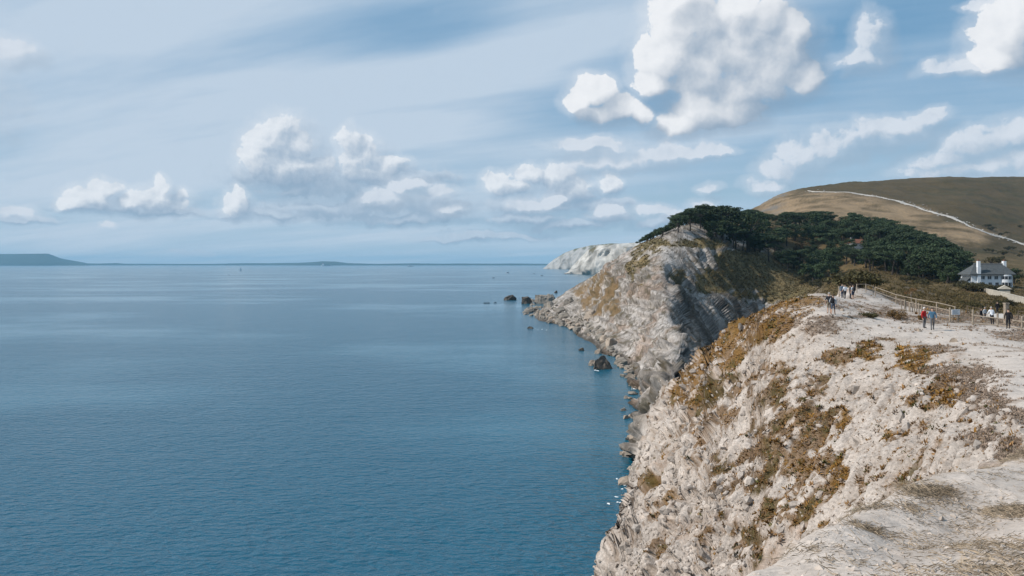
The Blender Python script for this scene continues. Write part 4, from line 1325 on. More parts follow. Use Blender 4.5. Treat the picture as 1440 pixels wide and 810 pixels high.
def cliff_tint(white, gr, lo, hi):
    def fn(VV, t):
        c_ = np.repeat(C3(*white)[None], len(VV), 0)
        nz = fbm(np.stack([VV[:, 0] / 30, VV[:, 1] / 60, VV[:, 2] / 60], 1), 5, 520)
        nv = fbm(np.stack([VV[:, 0] / 16, VV[:, 1] / 200, VV[:, 2] / 160], 1), 5, 521)
        c_ = mixc(c_, C3(0.22, 0.21, 0.19), 0.35 + 1.3 * nz + 1.3 * nv)
        c_ = mixc(c_, C3(*gr), sstep(t + nz * 0.45, lo, hi))
        return c_
    return fn


ridge_land('far_cliff', [(797, 385, 2500), (806, 374, 2500), (815, 364, 2480), (826, 352, 2400), (838, 346, 2300), (860, 343, 2200), (890, 341, 2150), (930, 340, 2100), (1000, 342, 2100)], M_farland, 260,
           cliff_tint((0.50, 0.48, 0.44), (0.12, 0.10, 0.05), 0.66, 0.78), seed=501, scale=60.0, relief=2.2)
ridge_land('far_headland', [(766, 378, 5000), (772, 371, 5000), (780, 364, 4950), (795, 355, 4800), (808, 350, 4700), (830, 345, 4500), (860, 342, 4400), (900, 343, 4300)], M_farland, 420,
           cliff_tint((0.36, 0.35, 0.33), (0.13, 0.12, 0.06), 0.62, 0.76), seed=503, scale=80.0)


def land_tint(VV, t):
    return mixc(np.repeat(C3(0.045, 0.055, 0.04)[None], len(VV), 0), C3(0.03, 0.04, 0.028), 0.5 + fbm(VV / 700.0, 4, 530))


ridge_land('distant_island', [(-400, 366, 15000), (-300, 360, 15000), (-150, 357.5, 15000), (0, 357.2, 15000), (68, 356.6, 15000), (76, 359.5, 15000), (84, 363, 15000), (100, 366.0, 15000), (118, 369.2, 15000), (125, 371, 15000)], M_farland, 1500, land_tint, relief=0.3, seed=505, scale=220.0, rows=24, n=160)
ridge_land('distant_shore', [(118, 370.0, 17000), (140, 370.5, 17000), (165, 369.8, 17000), (175, 370.8, 17000), (230, 371.0, 17000), (300, 371.0, 17000), (345, 370.0, 17000), (380, 370.0, 17000), (420, 369.5, 16000), (440, 368.5, 16000), (455, 367.3, 16000), (472, 367.8, 16000), (490, 370, 16000), (530, 371, 16000), (580, 370.3, 16000), (620, 370.8, 16000),
    (650, 370.4, 16000), (690, 370.7, 16000), (720, 370.5, 16000), (770, 370.9, 16000), (830, 370.5, 16000), (900, 370.5, 16000)], M_farland, 1200, land_tint, relief=0.15, seed=507, scale=220.0, rows=16, n=400)

# ================================================================ chalk track up the down
M_track = plain_mat('chalk_track', (0.40, 0.37, 0.33), 0.95, 0.3, 0.12, 0.6)


def track():
    pl_ = [(1136, 269.5), (1160, 271), (1185, 271.5), (1197, 272), (1215, 275), (1235, 279), (1255, 284), (1275, 289), (1292, 294), (1310, 300), (1330, 306), (1350, 313), (1368, 321), (1385, 327), (1400, 332), (1420, 338), (1445, 346), (1470, 353)]
    fine_ = []
    for i in range(len(pl_) - 1):
        for t in np.linspace(0, 1, 12, endpoint=False):
            fine_.append((pl_[i][0] + (pl_[i + 1][0] - pl_[i][0]) * t, pl_[i][1] + (pl_[i + 1][1] - pl_[i][1]) * t))
    P_ = np.array([hit(a, b, 640) for a, b in fine_])
    # smooth the walked line on the ground
    for _ in range(6): P_[1:-1] = 0.25 * P_[:-2] + 0.5 * P_[1:-1] + 0.25 * P_[2:]
    d = np.gradient(P_, axis=0); d[:, 2] = 0; d /= np.linalg.norm(d, axis=1, keepdims=True) + 1e-9
    s = np.stack([-d[:, 1], d[:, 0], np.zeros(len(d))], 1)
    vs_, fs_ = [], []
    for i in range(len(P_)):
        thin = 0.35 if fine_[i][0] < 1195 else 1.0
        w = (3.6 + 1.4 * math.sin(i * 0.17) + R.uniform(-.7, .7)) * thin
        for t in (-1, -0.5, 0, 0.5, 1):
            q = P_[i] + s[i] * w * t
            # lie on the real surface of the hill, a little proud
            z = drop(q[0], q[1])
            vs_.append((q[0], q[1], z + 1.1 - 0.8 * t * t + R.uniform(0, 0.25)))
    for i in range(len(P_) - 1):
        for j in range(4):
            a = i * 5 + j
            fs_.append((a, a + 1, a + 6, a + 5))
    tag(mesh_obj('hill_path', vs_, fs_, M_track, None, True), kind='structure')
    return P_


TRK = track()
# blocks and worn spurs beside the track
ix = rng.integers(0, len(TRK), 160)
vs_, fs_ = [], []
for i in ix:
    pv, pf = STONES[R.randrange(8)]
    o_ = TRK[i] + np.array([R.gauss(4, 7), R.gauss(3, 7), 0]); s = R.uniform(0.4, 1.2)
    o_[2] = drop(o_[0], o_[1]) + 0.4
    k0 = len(vs_); vs_ += list(pv * s * np.array([1.5, 1, 0.7]) + o_); fs_ += [tuple(int(q) + k0 for q in t) for t in pf]
tag(mesh_obj('track_rubble', vs_, fs_, M_track), 'pale chalk rubble beside the white track up the down', 'rubble', None, 'stuff')

# ================================================================ box helpers
def box(v, f, x0, x1, y0, y1, z0, z1):
    k = len(v)
    v += [(x0, y0, z0), (x1, y0, z0), (x1, y1, z0), (x0, y1, z0), (x0, y0, z1), (x1, y0, z1), (x1, y1, z1), (x0, y1, z1)]
    f += [(k, k + 3, k + 2, k + 1), (k + 4, k + 5, k + 6, k + 7), (k, k + 1, k + 5, k + 4), (k + 1, k + 2, k + 6, k + 5), (k + 2, k + 3, k + 7, k + 6), (k + 3, k, k + 4, k + 7)]


def box_obj(name, parent, mat, *boxes):
    v, f = [], []
    for b_ in boxes: box(v, f, *b_)
    return mesh_obj(name, v, f, mat, parent)


M_white = plain_mat('limewash', (0.74, 0.76, 0.78), 0.85, 0.06, 0.8)
M_thatch = plain_mat('grey_thatch', (0.075, 0.082, 0.085), 0.95, 0.3, 1.5, 0.8)
M_glass = plain_mat('window_glass', (0.03, 0.035, 0.045), 0.12, 0.1, 1.0, 0, 0.6)
M_frame = plain_mat('window_frame', (0.6, 0.61, 0.62), 0.6, 0.05, 1.0)
M_tile = plain_mat('red_tile', (0.20, 0.09, 0.06), 0.9, 0.25, 1.2, 0.5)
M_stonewall = plain_mat('pale_stone', (0.47, 0.43, 0.36), 0.95, 0.2, 0.5, 0.6)
M_brick = plain_mat('dark_ridge', (0.20, 0.20, 0.20), 0.9, 0.2, 1.2)


def white_house():
    Y = 302.0; s = Y / F
    cx = (1395 - 720) * s; zb = H - (406 - HZ) * s
    root = empty('house', (cx, Y, zb), math.radians(-4), 'white two-storey house with dark hipped thatch roof below the wood', 'house')
    L, Dp = 15.8, 8.0
    x0, x1 = -L / 2, L / 2
    ev, rg = 5.6, 9.9                     # eaves, ridge
    # walls, with openings left between piers
    wins_u = [(-3.4, 1.5), (-0.9, 1.5), (1.7, 1.5)]
    wins_l = [(-3.4, 1.4), (-0.6, 1.4), (2.0, 1.4)]
    v, f = [], []
    box(v, f, x0, x1, 0.35, Dp, -3.0, ev)
    mesh_obj('wall', v, f, M_white, root)
    fr = []
    xs = sorted([x0, x1] + [a - w / 2 for a, w in wins_u] + [a + w / 2 for a, w in wins_u])
    front = []
    for i in range(0, len(xs), 2): front.append((xs[i], xs[i + 1], 0.0, 0.347, 3.7, 5.1))
    xs = sorted([x0, x1] + [a - w / 2 for a, w in wins_l] + [a + w / 2 for a, w in wins_l])
    for i in range(0, len(xs), 2): front.append((xs[i], xs[i + 1], 0.0, 0.347, 0.9, 2.5))
    front += [(x0, x1, 0.0, 0.347, -3.0, 0.9), (x0, x1, 0.0, 0.347, 2.5, 3.7), (x0, x1, 0.0, 0.347, 5.1, ev)]
    box_obj('front_wall', root, M_white, *front)
    for lst, z0, z1 in ((wins_u, 3.7, 5.1), (wins_l, 0.9, 2.5)):
        for a, w in lst:
            wd = box_obj('window', root, M_frame, (a - w / 2, a - w / 2 + .1, .18, .28, z0, z1), (a + w / 2 - .1, a + w / 2, .18, .28, z0, z1), (a - w / 2 + .1, a + w / 2 - .1, .18, .28, z0, z0 + .1),
                         (a - w / 2 + .1, a + w / 2 - .1, .18, .28, z1 - .1, z1), (a - .05, a + .05, .18, .28, z0 + .1, z1 - .1))
            box_obj('pane', wd, M_glass, (a - w / 2 + .05, a - .01, .21, .24, z0 + .05, z1 - .05))
            box_obj('pane', wd, M_glass, (a + .01, a + w / 2 - .05, .21, .24, z0 + .05, z1 - .05))
            box_obj('sill', wd, M_frame, (a - w / 2 - .1, a + w / 2 + .1, -.10, .17, z0 - .1, z0 - .003))
    # two-storey bow at the east end with continuous glazing
    bx, br = 5.5, 2.0
    def bow(name, r, z0, z1, mat, parent):
        vv, ff = [], []; n = 10
        for i in range(n + 1):
            t = math.pi * i / n
            for z in (z0, z1): vv.append((bx - r * math.cos(t), -0.02 - r * 0.62 * math.sin(t), z))
        for i in range(n): ff.append((2 * i, 2 * i + 2, 2 * i + 3, 2 * i + 1))
        ff.append(tuple(2 * i + 1 for i in range(n + 1))); ff.append(tuple(2 * i for i in range(n, -1, -1)))
        return mesh_obj(name, vv, ff, mat, parent)
    bw = bow('bay', br, -3.0, 0.85, M_white, root)
    bow('bay_band', br, 2.5, 3.7, M_white, bw); bow('bay_band', br, 5.0, ev - 0.02, M_white, bw)
    for z0, z1 in ((0.855, 2.495), (3.705, 4.995)):
        g = bow('bay_window', br - 0.08, z0, z1, M_glass, root)
        for i in range(1, 10, 2):
            t = math.pi * i / 10; x_, y_ = bx - br * math.cos(t), -0.02 - br * 0.62 * math.sin(t)
            box_obj('mullion', g, M_frame, (x_ - .07, x_ + .07, y_ - .03, y_ + .07, z0, z1))
    # hipped roof with overhang
    o_ = 0.9; hip = 3.2
    v = [(x0 - o_, -o_, ev - .15), (x1 + o_, -o_, ev - .15), (x1 + o_, Dp + o_, ev - .15), (x0 - o_, Dp + o_, ev - .15), (x0 + hip, Dp / 2, rg), (x1 - hip * .6, Dp / 2, rg),
         (x0 - o_, -o_, ev + .2), (x1 + o_, -o_, ev + .2), (x1 + o_, Dp + o_, ev + .2), (x0 - o_, Dp + o_, ev + .2)]
    f = [(0, 3, 2, 1), (0, 1, 7, 6), (1, 2, 8, 7), (2, 3, 9, 8), (3, 0, 6, 9), (6, 7, 5, 4), (7, 8, 5), (8, 9, 4, 5), (9, 6, 4)]
    rf = mesh_obj('roof', v, f, M_thatch, root)
    box_obj('ridge', rf, M_brick, (x0 + hip - .2, x1 - hip * .6 + .2, Dp / 2 - .3, Dp / 2 + .3, rg - .12, rg + .22))
    ch = box_obj('chimney', root, M_white, (-5.9, -4.6, -0.75, 0.0 - .003, -3, 8.6), (-5.75, -4.75, -0.7, 0.5, 8.6, 11.0))
    box_obj('chimney_pot', ch, M_tile, (-5.55, -5.0, -.4, .15, 11.0, 11.6))
    ch = box_obj('chimney', root, M_white, (6.2, 7.3, 3.2, 4.6, 6.0, 11.0))
    box_obj('chimney_pot', ch, M_tile, (6.45, 7.0, 3.6, 4.2, 11.0, 11.6))
    # lean-to at the left end
    v, f = [], []; box(v, f, x0 - 1.4, x0 - .003, 0.6, 6.0, -3, 3.0); mesh_obj('side_wing', v, f, M_white, root)
    v = [(x0 - 1.7, .2, 2.9), (x0, .2, 4.6), (x0, 6.4, 4.6), (x0 - 1.7, 6.4, 2.9), (x0 - 1.7, .2, 3.15), (x0, .2, 4.85), (x0, 6.4, 4.85), (x0 - 1.7, 6.4, 3.15)]
    f = [(0, 3, 2, 1), (4, 5, 6, 7), (0, 1, 5, 4), (1, 2, 6, 5), (2, 3, 7, 6), (3, 0, 4, 7)]
    mesh_obj('wing_roof', v, f, M_thatch, root)


white_house()


def garden_wall():
    root = empty('garden_wall', hit(1402, 412, 150), 0, 'long pale stone retaining wall sloping below the white house', 'wall')
    P_ = []
    for px, pt, pb in ((1366, 401, 404), (1380, 405, 409), (1400, 409, 415), (1420, 414, 421), (1440, 419, 427), (1470, 427, 436)):
        b = hit(px, pb, 150, 330); b = W3(px, pb, min(b[1], 282.0)); P_.append((b + np.array([0, 0, (pb - pt) / F * b[1]]), b))
    o0 = np.array(root.location)
    v, f = [], []
    for a, b in P_:
        for p in ((a[0], a[1], a[2]), (a[0], a[1] + .7, a[2]), (b[0], b[1] + .7, b[2] - 3), (b[0], b[1], b[2] - 3)): v.append(tuple(np.array(p) - o0))
    for i in range(len(P_) - 1):
        for j in range(4):
            k = i * 4; f.append((k + j, k + (j + 1) % 4, k + 4 + (j + 1) % 4, k + 4 + j))
    f += [(3, 2, 1, 0), tuple(len(v) - 4 + j for j in range(4))]
    mesh_obj('masonry', v, f, M_stonewall, root)
    v, f = [], []
    for i in range(len(P_) - 1):
        n_ = 8
        for j in range(n_):
            a = P_[i][0] + (P_[i + 1][0] - P_[i][0]) * (j + .03) / n_ - o0; b = P_[i][0] + (P_[i + 1][0] - P_[i][0]) * (j + .97) / n_ - o0
            k = len(v); dz_ = R.uniform(0, .05)
            for p in (a, b):
                v += [(p[0], p[1] - .1, p[2] + .003), (p[0], p[1] + .8, p[2] + .003), (p[0], p[1] + .8, p[2] + .2 + dz_), (p[0], p[1] - .1, p[2] + .2 + dz_)]
            f += [(k, k + 1, k + 2, k + 3), (k + 7, k + 6, k + 5, k + 4)] + [(k + q, k + 4 + q, k + 4 + (q + 1) % 4, k + (q + 1) % 4) for q in range(4)]
    mesh_obj('coping', v, f, M_stonewall, root)


garden_wall()


def small_house(px, py_b, Y, L, Dp, ev, rg, wall, roof, label, rz=0.0, chimney=True):
    p = W3(px, py_b, Y)
    root = empty('cottage', p, rz, label, 'house')
    box_obj('wall', root, wall, (-L / 2, L / 2, 0.12, Dp, -3, ev), (-L / 2, L / 2, 0, .117, -3, ev - 1.7), (-L / 2, -L / 2 + 1.0, 0, .117, ev - 1.7, ev), (L / 2 - 1.0, L / 2, 0, .117, ev - 1.7, ev), (-.5, .5, 0, .117, ev - 1.7, ev))
    v = [(-L / 2 - .5, -.6, ev), (L / 2 + .5, -.6, ev), (L / 2 + .5, Dp + .6, ev), (-L / 2 - .5, Dp + .6, ev), (-L / 2 - .5, Dp / 2, rg), (L / 2 + .5, Dp / 2, rg)]
    mesh_obj('roof', v, [(0, 3, 2, 1), (0, 1, 5, 4), (2, 3, 4, 5), (1, 2, 5), (3, 0, 4)], roof, root)
    for a in (-1, 1):
        c_ = a * (0.25 + L / 4 - 0.25)
        wd = box_obj('window', root, M_frame, (c_ - .6, c_ + .6, .06, .10, ev - 1.6, ev - .3))
        box_obj('pane', wd, M_glass, (c_ - .5, c_ - .04, .045, .057, ev - 1.5, ev - .4), (c_ + .04, c_ + .5, .045, .057, ev - 1.5, ev - .4))
    if chimney: box_obj('chimney', root, M_brick, (-L / 2 + .4, -L / 2 + 1.2, Dp / 2 - .4, Dp / 2 + .4, rg - 1.2, rg + 1.1))
    return root


small_house(1209, 350, COT_Y, 9.5, 6.0, 3.6, 6.2, M_white, M_tile, 'small cottage with red tiled roof half hidden in the dark wood', math.radians(12))
small_house(1420, 417, 262, 4.2, 3.0, 2.6, 3.9, M_stonewall, M_stonewall, 'little pale stone outhouse with gable beside the garden wall', math.radians(60), False)

# ================================================================ fences, gate, sign
M_wood = plain_mat('weathered_wood', (0.30, 0.25, 0.195), 0.9, 0.3, 6.0, 0.4)
M_woodd = plain_mat('dark_wood', (0.13, 0.10, 0.075), 0.9, 0.3, 6.0, 0.4)
M_sign = plain_mat('sign_white', (0.72, 0.73, 0.74), 0.6, 0.05, 2.0)
M_ink = plain_mat('sign_ink', (0.10, 0.16, 0.22), 0.7, 0.1, 2.0)


def gpoint(px, py):
    p = hit(px, py); return p


def put_on(x, y):
    return np.array([x, y, ground(x, y)])


def post(parent, p, h, r, mat, o0, name='post', lean=0.02):
    v, f = [], []; n = 8
    lx, ly = R.uniform(-lean, lean) * h, R.uniform(-lean, lean) * h
    for z, rr_, dx_, dy_ in ((-0.4, r, 0, 0), (h - .03, r, lx, ly), (h, r * .7, lx, ly)):
        for i in range(n):
            a = 6.283 * i / n
            v.append((p[0] - o0[0] + dx_ + rr_ * math.cos(a), p[1] - o0[1] + dy_ + rr_ * math.sin(a), p[2] - o0[2] + z))
    for k in (0, n):
        for i in range(n): f.append((k + i, k + (i + 1) % n, k + n + (i + 1) % n, k + n + i))
    f.append(tuple(range(2 * n, 3 * n)))
    return mesh_obj(name, v, f, mat, parent)


def rail(parent, a, b, r, mat, o0, name='rail'):
    v, f = [], []
    limb(v, f, np.array(a) - o0, np.array(b) - o0, r, r * .9, 8)
    f += [tuple(range(7, -1, -1)), tuple(range(8, 16))]
    return mesh_obj(name, v, f, mat, parent)


def fence(name, pts_, hs, rails, r, mat, label, rr=None, group=None, skip=()):
    o0 = pts_[0]
    root = empty(name, o0, 0, label, 'fence', group)
    for p, h in zip(pts_, hs): post(root, p, h, r, mat, o0)
    for i in range(len(pts_) - 1):
        if i in skip: continue
        for t in rails:
            a = pts_[i] + np.array([0, -r * 1.2, hs[i] * t]); b = pts_[i + 1] + np.array([0, -r * 1.2, hs[i + 1] * t])
            rail(root, a, b, rr or r * .55, mat, o0)
    return root


def yrow(px, Y):
    return np.array([(px - 720) / F * Y, Y, drop((px - 720) / F * Y, Y)])


# long rail fence following the path from the gate
fence('rail_fence', [yrow(1205, 97), yrow(1217.5, 98), yrow(1228, 98), yrow(1231, 97), yrow(1260, 94), yrow(1288, 88), yrow(1317, 82), yrow(1343, 77)],
      [1.15, 1.15, 1.15, 1.25, 1.2, 1.2, 1.2, 1.2], (0.95, 0.5), 0.065, M_wood, 'long two-rail wooden fence running down from the gate behind the stakes', 0.042, skip=(2,))
fence('rail_fence', [yrow(1336, 69), yrow(1368, 68.5), yrow(1403, 67.5), yrow(1437, 66), yrow(1475, 64)], [1.35, 1.4, 1.25, 1.25, 1.25], (0.62, 0.12), 0.085, M_wood,
      'low wooden rail fence the two people lean on at the right', 0.06, skip=(0,))
fence('wire_fence', [yrow(1360, 105), yrow(1378, 102), yrow(1432, 98), yrow(1448, 96)], [1.2, 1.2, 1.2, 1.2], (0.9,), 0.06, M_woodd, 'dark post fence on the far side of the steps', 0.03, skip=(1,))
p0 = yrow(1415, 74); g_ = empty('gate_post', p0, 0, 'stout square wooden gate post behind the person in black', 'post')
box_obj('shaft', g_, M_wood, (-.17, .17, -.17, .17, -.4, 1.95)); box_obj('cap', g_, M_wood, (-.21, .21, -.21, .21, 1.953, 2.06))

# palisade of thin stakes
o0 = yrow(1268, 79)
root = empty('stake_fence', o0, 0, 'row of pale upright stakes beside the straw-coloured bush', 'fence')
for i in range(11):
    px = 1268 + i * 3.1 + R.uniform(-.6, .6); Y = 79 - i * 0.35 + R.uniform(-.3, .3)
    post(root, yrow(px, Y), R.uniform(0.85, 1.2), 0.055, M_wood, o0, 'stake', 0.08)
rail(root, yrow(1268, 79.2) + np.array([0, .1, .55]), yrow(1299, 75.5) + np.array([0, .1, .55]), 0.02, M_woodd, o0)

# gate at the head of the path
o0 = yrow(1180, 95)
root = empty('gate', o0, 0, 'wooden field gate standing beside the group at the head of the path', 'gate')
for px in (1180, 1185.5):
    post(root, yrow(px, 95), 1.5, 0.08, M_wood, o0)
for i in range(5):
    z = 0.25 + i * 0.24
    rail(root, yrow(1180, 94.9) + np.array([0.05, 0, z]), yrow(1185.5, 94.9) + np.array([0, 0, z]), 0.035, M_wood, o0, 'bar')
rail(root, yrow(1180, 94.8) + np.array([0.05, 0, 0.25]), yrow(1185.5, 94.8) + np.array([0, 0, 1.2]), 0.03, M_wood, o0, 'brace')

# information board
o0 = yrow(1344, 72)
root = empty('sign_board', o0, math.radians(8), 'small white notice board on two legs beside the fence', 'sign')
for a in (-.3, .3): box_obj('leg', root, M_wood, (a - .035, a + .035, .02, .09, -.4, 1.1))
bd = box_obj('board', root, M_sign, (-.42, .42, -.03, .017, 0.65, 1.15))
for i, z in enumerate((1.06, 0.98, 0.90, 0.82, 0.74)): box_obj('text_line', bd, M_ink, (-.34, .34 - .1 * (i % 3), -.036, -.0305, z - .012, z + .012))

# chalk steps beyond the fence
M_step = plain_mat('chalk_step', (0.50, 0.46, 0.41), 0.95, 0.2, 3.0, 0.5)
o0 = yrow(1398, 92)
root = empty('steps', o0, 0, 'pale chalk steps with timber edges climbing past the fence', 'steps')
for i in range(9):
    px = 1395 + i * 1.5; Y = 90 + i * 2.2; zb_ = 26.2 + i * 0.17
    w = 1.0
    x_ = (px - 720) / F * Y; zt = float(base_z(px, Y)) + 0.12 + 0.05 * i
    st_ = box_obj('step', root, M_step, (x_ - w - o0[0], x_ + w - o0[0], Y - 1.05 - o0[1], Y + 1.25 - o0[1], zt - 1.2 - o0[2], zt - o0[2]))
    box_obj('riser', st_, M_woodd, (x_ - w - o0[0], x_ + w - o0[0], Y - 1.16 - o0[1], Y - 1.053 - o0[1], zt - .9 - o0[2], zt + .01 - o0[2]))

# rusty-leaved sapling by the fence
o0 = yrow(1281, 92)
root = empty('sapling', o0, 0, 'spindly sapling with rusty leaves behind the rail fence', 'sapling')
v, f = [], []
limb(v, f, (0, 0, -.2), (0.05, 0, 0.9), .06, .045); limb(v, f, (0.05, 0, .9), (0.0, 0.05, 1.9), .045, .02)
C_, R_ = [], []
for i in range(9):
    a = 6.283 * i / 9; e = (math.cos(a) * R.uniform(.25, .6) - (.15 if i % 2 else 0), math.sin(a) * .4, R.uniform(1.5, 2.3))
    limb(v, f, (0.03, 0, 1.0 + .09 * i), e, .018, .006, 5); C_.append(np.array(e)); R_.append((.26, .26, .2))
cv, cf, ct_ = leaves(C_, R_, 420, .06, np.random.default_rng(77))
mesh_obj('trunk', v, f, M_wood, root, True); np_mesh('crown', cv, cf, leaf_mat('autumn_leaves', (.20, .115, .05)), False, ct_, root)

# ================================================================ people
def cloth(name, col): return plain_mat('cloth_' + name, col, 0.9, 0.12, 8.0)


CL = {k: cloth(k, c_) for k, c_ in dict(red=(.42, .02, .02), blue=(.06, .14, .22), grey=(.12, .12, .125), dark=(.03, .032, .04), white=(.70, .72, .75), lightgrey=(.42, .45, .48), navy=(.03, .04, .07), black=(.015, .015, .018), denim=(.07, .09, .13), khaki=(.20, .16, .11), boot=(.03, .025, .02), slate=(.15, .20, .26)).items()}
M_skin = plain_mat('skin', (.50, .32, .23), 0.6, 0.05, 4.0)
M_hairs = {k: plain_mat('hair_' + k, c_, 0.8, 0.15, 20.0) for k, c_ in dict(white=(.70, .69, .67), dark=(.03, .022, .016), brown=(.09, .055, .03), grey=(.33, .32, .31)).items()}


def person(px, Y, rz, label, top, legs, hair, h=1.72, pose='stand', bare_legs=False, bare_arms=False, pack=None, hat=None, dz=0.0):
    p = yrow(px, Y); p[2] += dz + 0.05
    root = empty('person', p, rz, label, 'person')
    k = h / 1.72
    st_ = {'stand': dict(lf=(-.11, -.02), rf=(.11, .03), lh=(-.27, -.06, .83), rh=(.27, -.04, .83), le=(-.29, .04, 1.10), re=(.29, .04, 1.10)),
           'stride': dict(lf=(-.09, -.24), rf=(.10, .22), lh=(-.25, .16, .90), rh=(.25, -.22, .93), le=(-.27, .10, 1.13), re=(.28, .02, 1.12)),
           'camera': dict(lf=(-.10, .02), rf=(.12, -.04), lh=(-.10, -.30, 1.40), rh=(.12, -.30, 1.40), le=(-.28, -.12, 1.15), re=(.28, -.12, 1.15)),
           'lean': dict(lf=(-.11, .10), rf=(.11, .16), lh=(-.30, -.32, 1.02), rh=(.30, -.32, 1.02), le=(-.30, -.10, 1.12), re=(.30, -.10, 1.12))}[pose]
    ln = -0.14 if pose == 'lean' else 0.0
    J = {}
    def j(n, x, y, z, r): J[n] = (np.array([x, y, z]) * k, r * k)
    j('pel', 0, 0, .93, .135); j('waist', 0, ln * .4, 1.08, .125); j('chest', 0, ln * .8, 1.28, .15); j('neckb', 0, ln, 1.43, .075); j('neck', 0, ln - .01, 1.50, .055); j('head', 0, ln - .02, 1.60, .092); j('crown', 0, ln - .015, 1.67, .075)
    for s, q, sg in (('l', 'L', -1), ('r', 'R', 1)):
        fx, fy = st_[s + 'f']
        j(s + 'hip', sg * .095, 0, .88, .10); j(s + 'knee', (sg * .095 + fx) / 2, fy * .35 - .03, .49, .065); j(s + 'ank', fx, fy, .09, .045); j(s + 'toe', fx + sg * .02, fy - .17, .04, .04)
        j(s + 'sho', sg * .175, ln, 1.39, .07); ex = st_[s + 'e']; hx = st_[s + 'h']
        j(s + 'elb', ex[0], ex[1] + ln * .3, ex[2], .05); j(s + 'wri', hx[0], hx[1], hx[2], .036)
        dv = np.array(hx) - np.array(ex); dv /= np.linalg.norm(dv); hp = np.array(hx) + dv * .09
        j(s + 'palm', hp[0], hp[1], hp[2], .036); fp = hp + dv * .09; j(s + 'fin', fp[0], fp[1], fp[2], .016)
        tp = hp + np.array([-sg * .03, -.05, -.01]); j(s + 'thb', tp[0], tp[1], tp[2], .013)
    E = [('pel', 'waist', 't'), ('waist', 'chest', 't'), ('chest', 'neckb', 't'), ('neckb', 'neck', 's'), ('neck', 'head', 's'), ('head', 'crown', 's')]
    for s in 'lr':
        E += [('pel', s + 'hip', 'l'), (s + 'hip', s + 'knee', 'l'), (s + 'knee', s + 'ank', 'b' if bare_legs else 'l'), (s + 'ank', s + 'toe', 'f'), ('chest', s + 'sho', 't'), (s + 'sho', s + 'elb', 't'),
              (s + 'elb', s + 'wri', 's' if bare_arms else 't'), (s + 'wri', s + 'palm', 's'), (s + 'palm', s + 'fin', 's'), (s + 'palm', s + 'thb', 's')]
    nm = list(J); bm = bmesh.new()
    vv = {n: bm.verts.new(J[n][0]) for n in nm}
    for a, b, _ in E: bm.edges.new((vv[a], vv[b]))
    me = bpy.data.meshes.new('body'); bm.to_mesh(me); bm.free()
    o = bpy.data.objects.new('body_build', me); COL.objects.link(o)
    md = o.modifiers.new('skin', 'SKIN')
    for i, n in enumerate(nm):
        sv = me.skin_vertices[0].data[i]; r = J[n][1]
        sv.radius = (r * (1.25 if n in ('chest', 'waist', 'pel') else 1.0), r * (0.8 if n in ('chest', 'waist', 'pel') else 1.0)); sv.use_root = n == 'pel'
    sb = o.modifiers.new('smooth', 'SUBSURF'); sb.levels = 1; sb.render_levels = 1
    dg = bpy.context.evaluated_depsgraph_get(); me2 = bpy.data.meshes.new_from_object(o.evaluated_get(dg)); me2.name = 'body'
    bpy.data.objects.remove(o)
    # garments by nearest limb
    A = np.array([J[a][0] for a, b, _ in E]); B = np.array([J[b][0] for a, b, _ in E]); Z = [z for _, _, z in E]
    me2.materials.clear()
    order = 'tlsfb'; mats = {'t': CL[top], 'l': CL[legs], 's': M_skin, 'f': CL['boot'], 'b': M_skin}
    for q in order: me2.materials.append(mats[q])
    for pf in me2.polygons:
        c_ = np.array(pf.center); t = np.clip(((c_ - A) * (B - A)).sum(1) / (((B - A) ** 2).sum(1) + 1e-9), 0, 1)
        d = np.linalg.norm(A + (B - A) * t[:, None] - c_, axis=1); z = Z[int(np.argmin(d))]
        if z == 't' and c_[2] < .90 * k and abs(c_[0]) < .2 * k: z = 'l'
        pf.material_index = order.index(z); pf.use_smooth = True
    b_ = bpy.data.objects.new('body', me2); COL.objects.link(b_); b_.parent = root
    # hair or hat cap
    v, f = ico(2); hc = J['head'][0] + np.array([0, .012, .035]) * k
    cap = v * np.array([.098, .112, .105]) * k
    keep_ = [t for t in f if (v[t, 2].mean() > -0.1 + 0.75 * max(0, -v[t, 1].mean()))]
    ob = mesh_obj('hat' if hat else 'hair', cap + hc, [tuple(int(x) for x in t) for t in keep_], CL[hat] if hat else M_hairs[hair], root, True)
    # face: nose and ears
    hd = J['head'][0]
    nv, nf = [], []
    limb(nv, nf, hd + np.array([0, -.085, .02]) * k, hd + np.array([0, -.115, -.012]) * k, .012 * k, .016 * k, 5)
    for sg in (-1, 1): limb(nv, nf, hd + np.array([sg * .085, .0, .02]) * k, hd + np.array([sg * .102, .01, -.02]) * k, .014 * k, .016 * k, 5)
    mesh_obj('face', nv, nf, M_skin, root, True)
    if pack:
        v, f = ico(2); v = np.sign(v) * np.abs(v) ** 0.6
        mesh_obj('backpack', v * np.array([.17, .11, .25]) * k + np.array([0, .22, 1.22]) * k, [tuple(int(x) for x in t) for t in f], CL[pack], root, True)
    return root


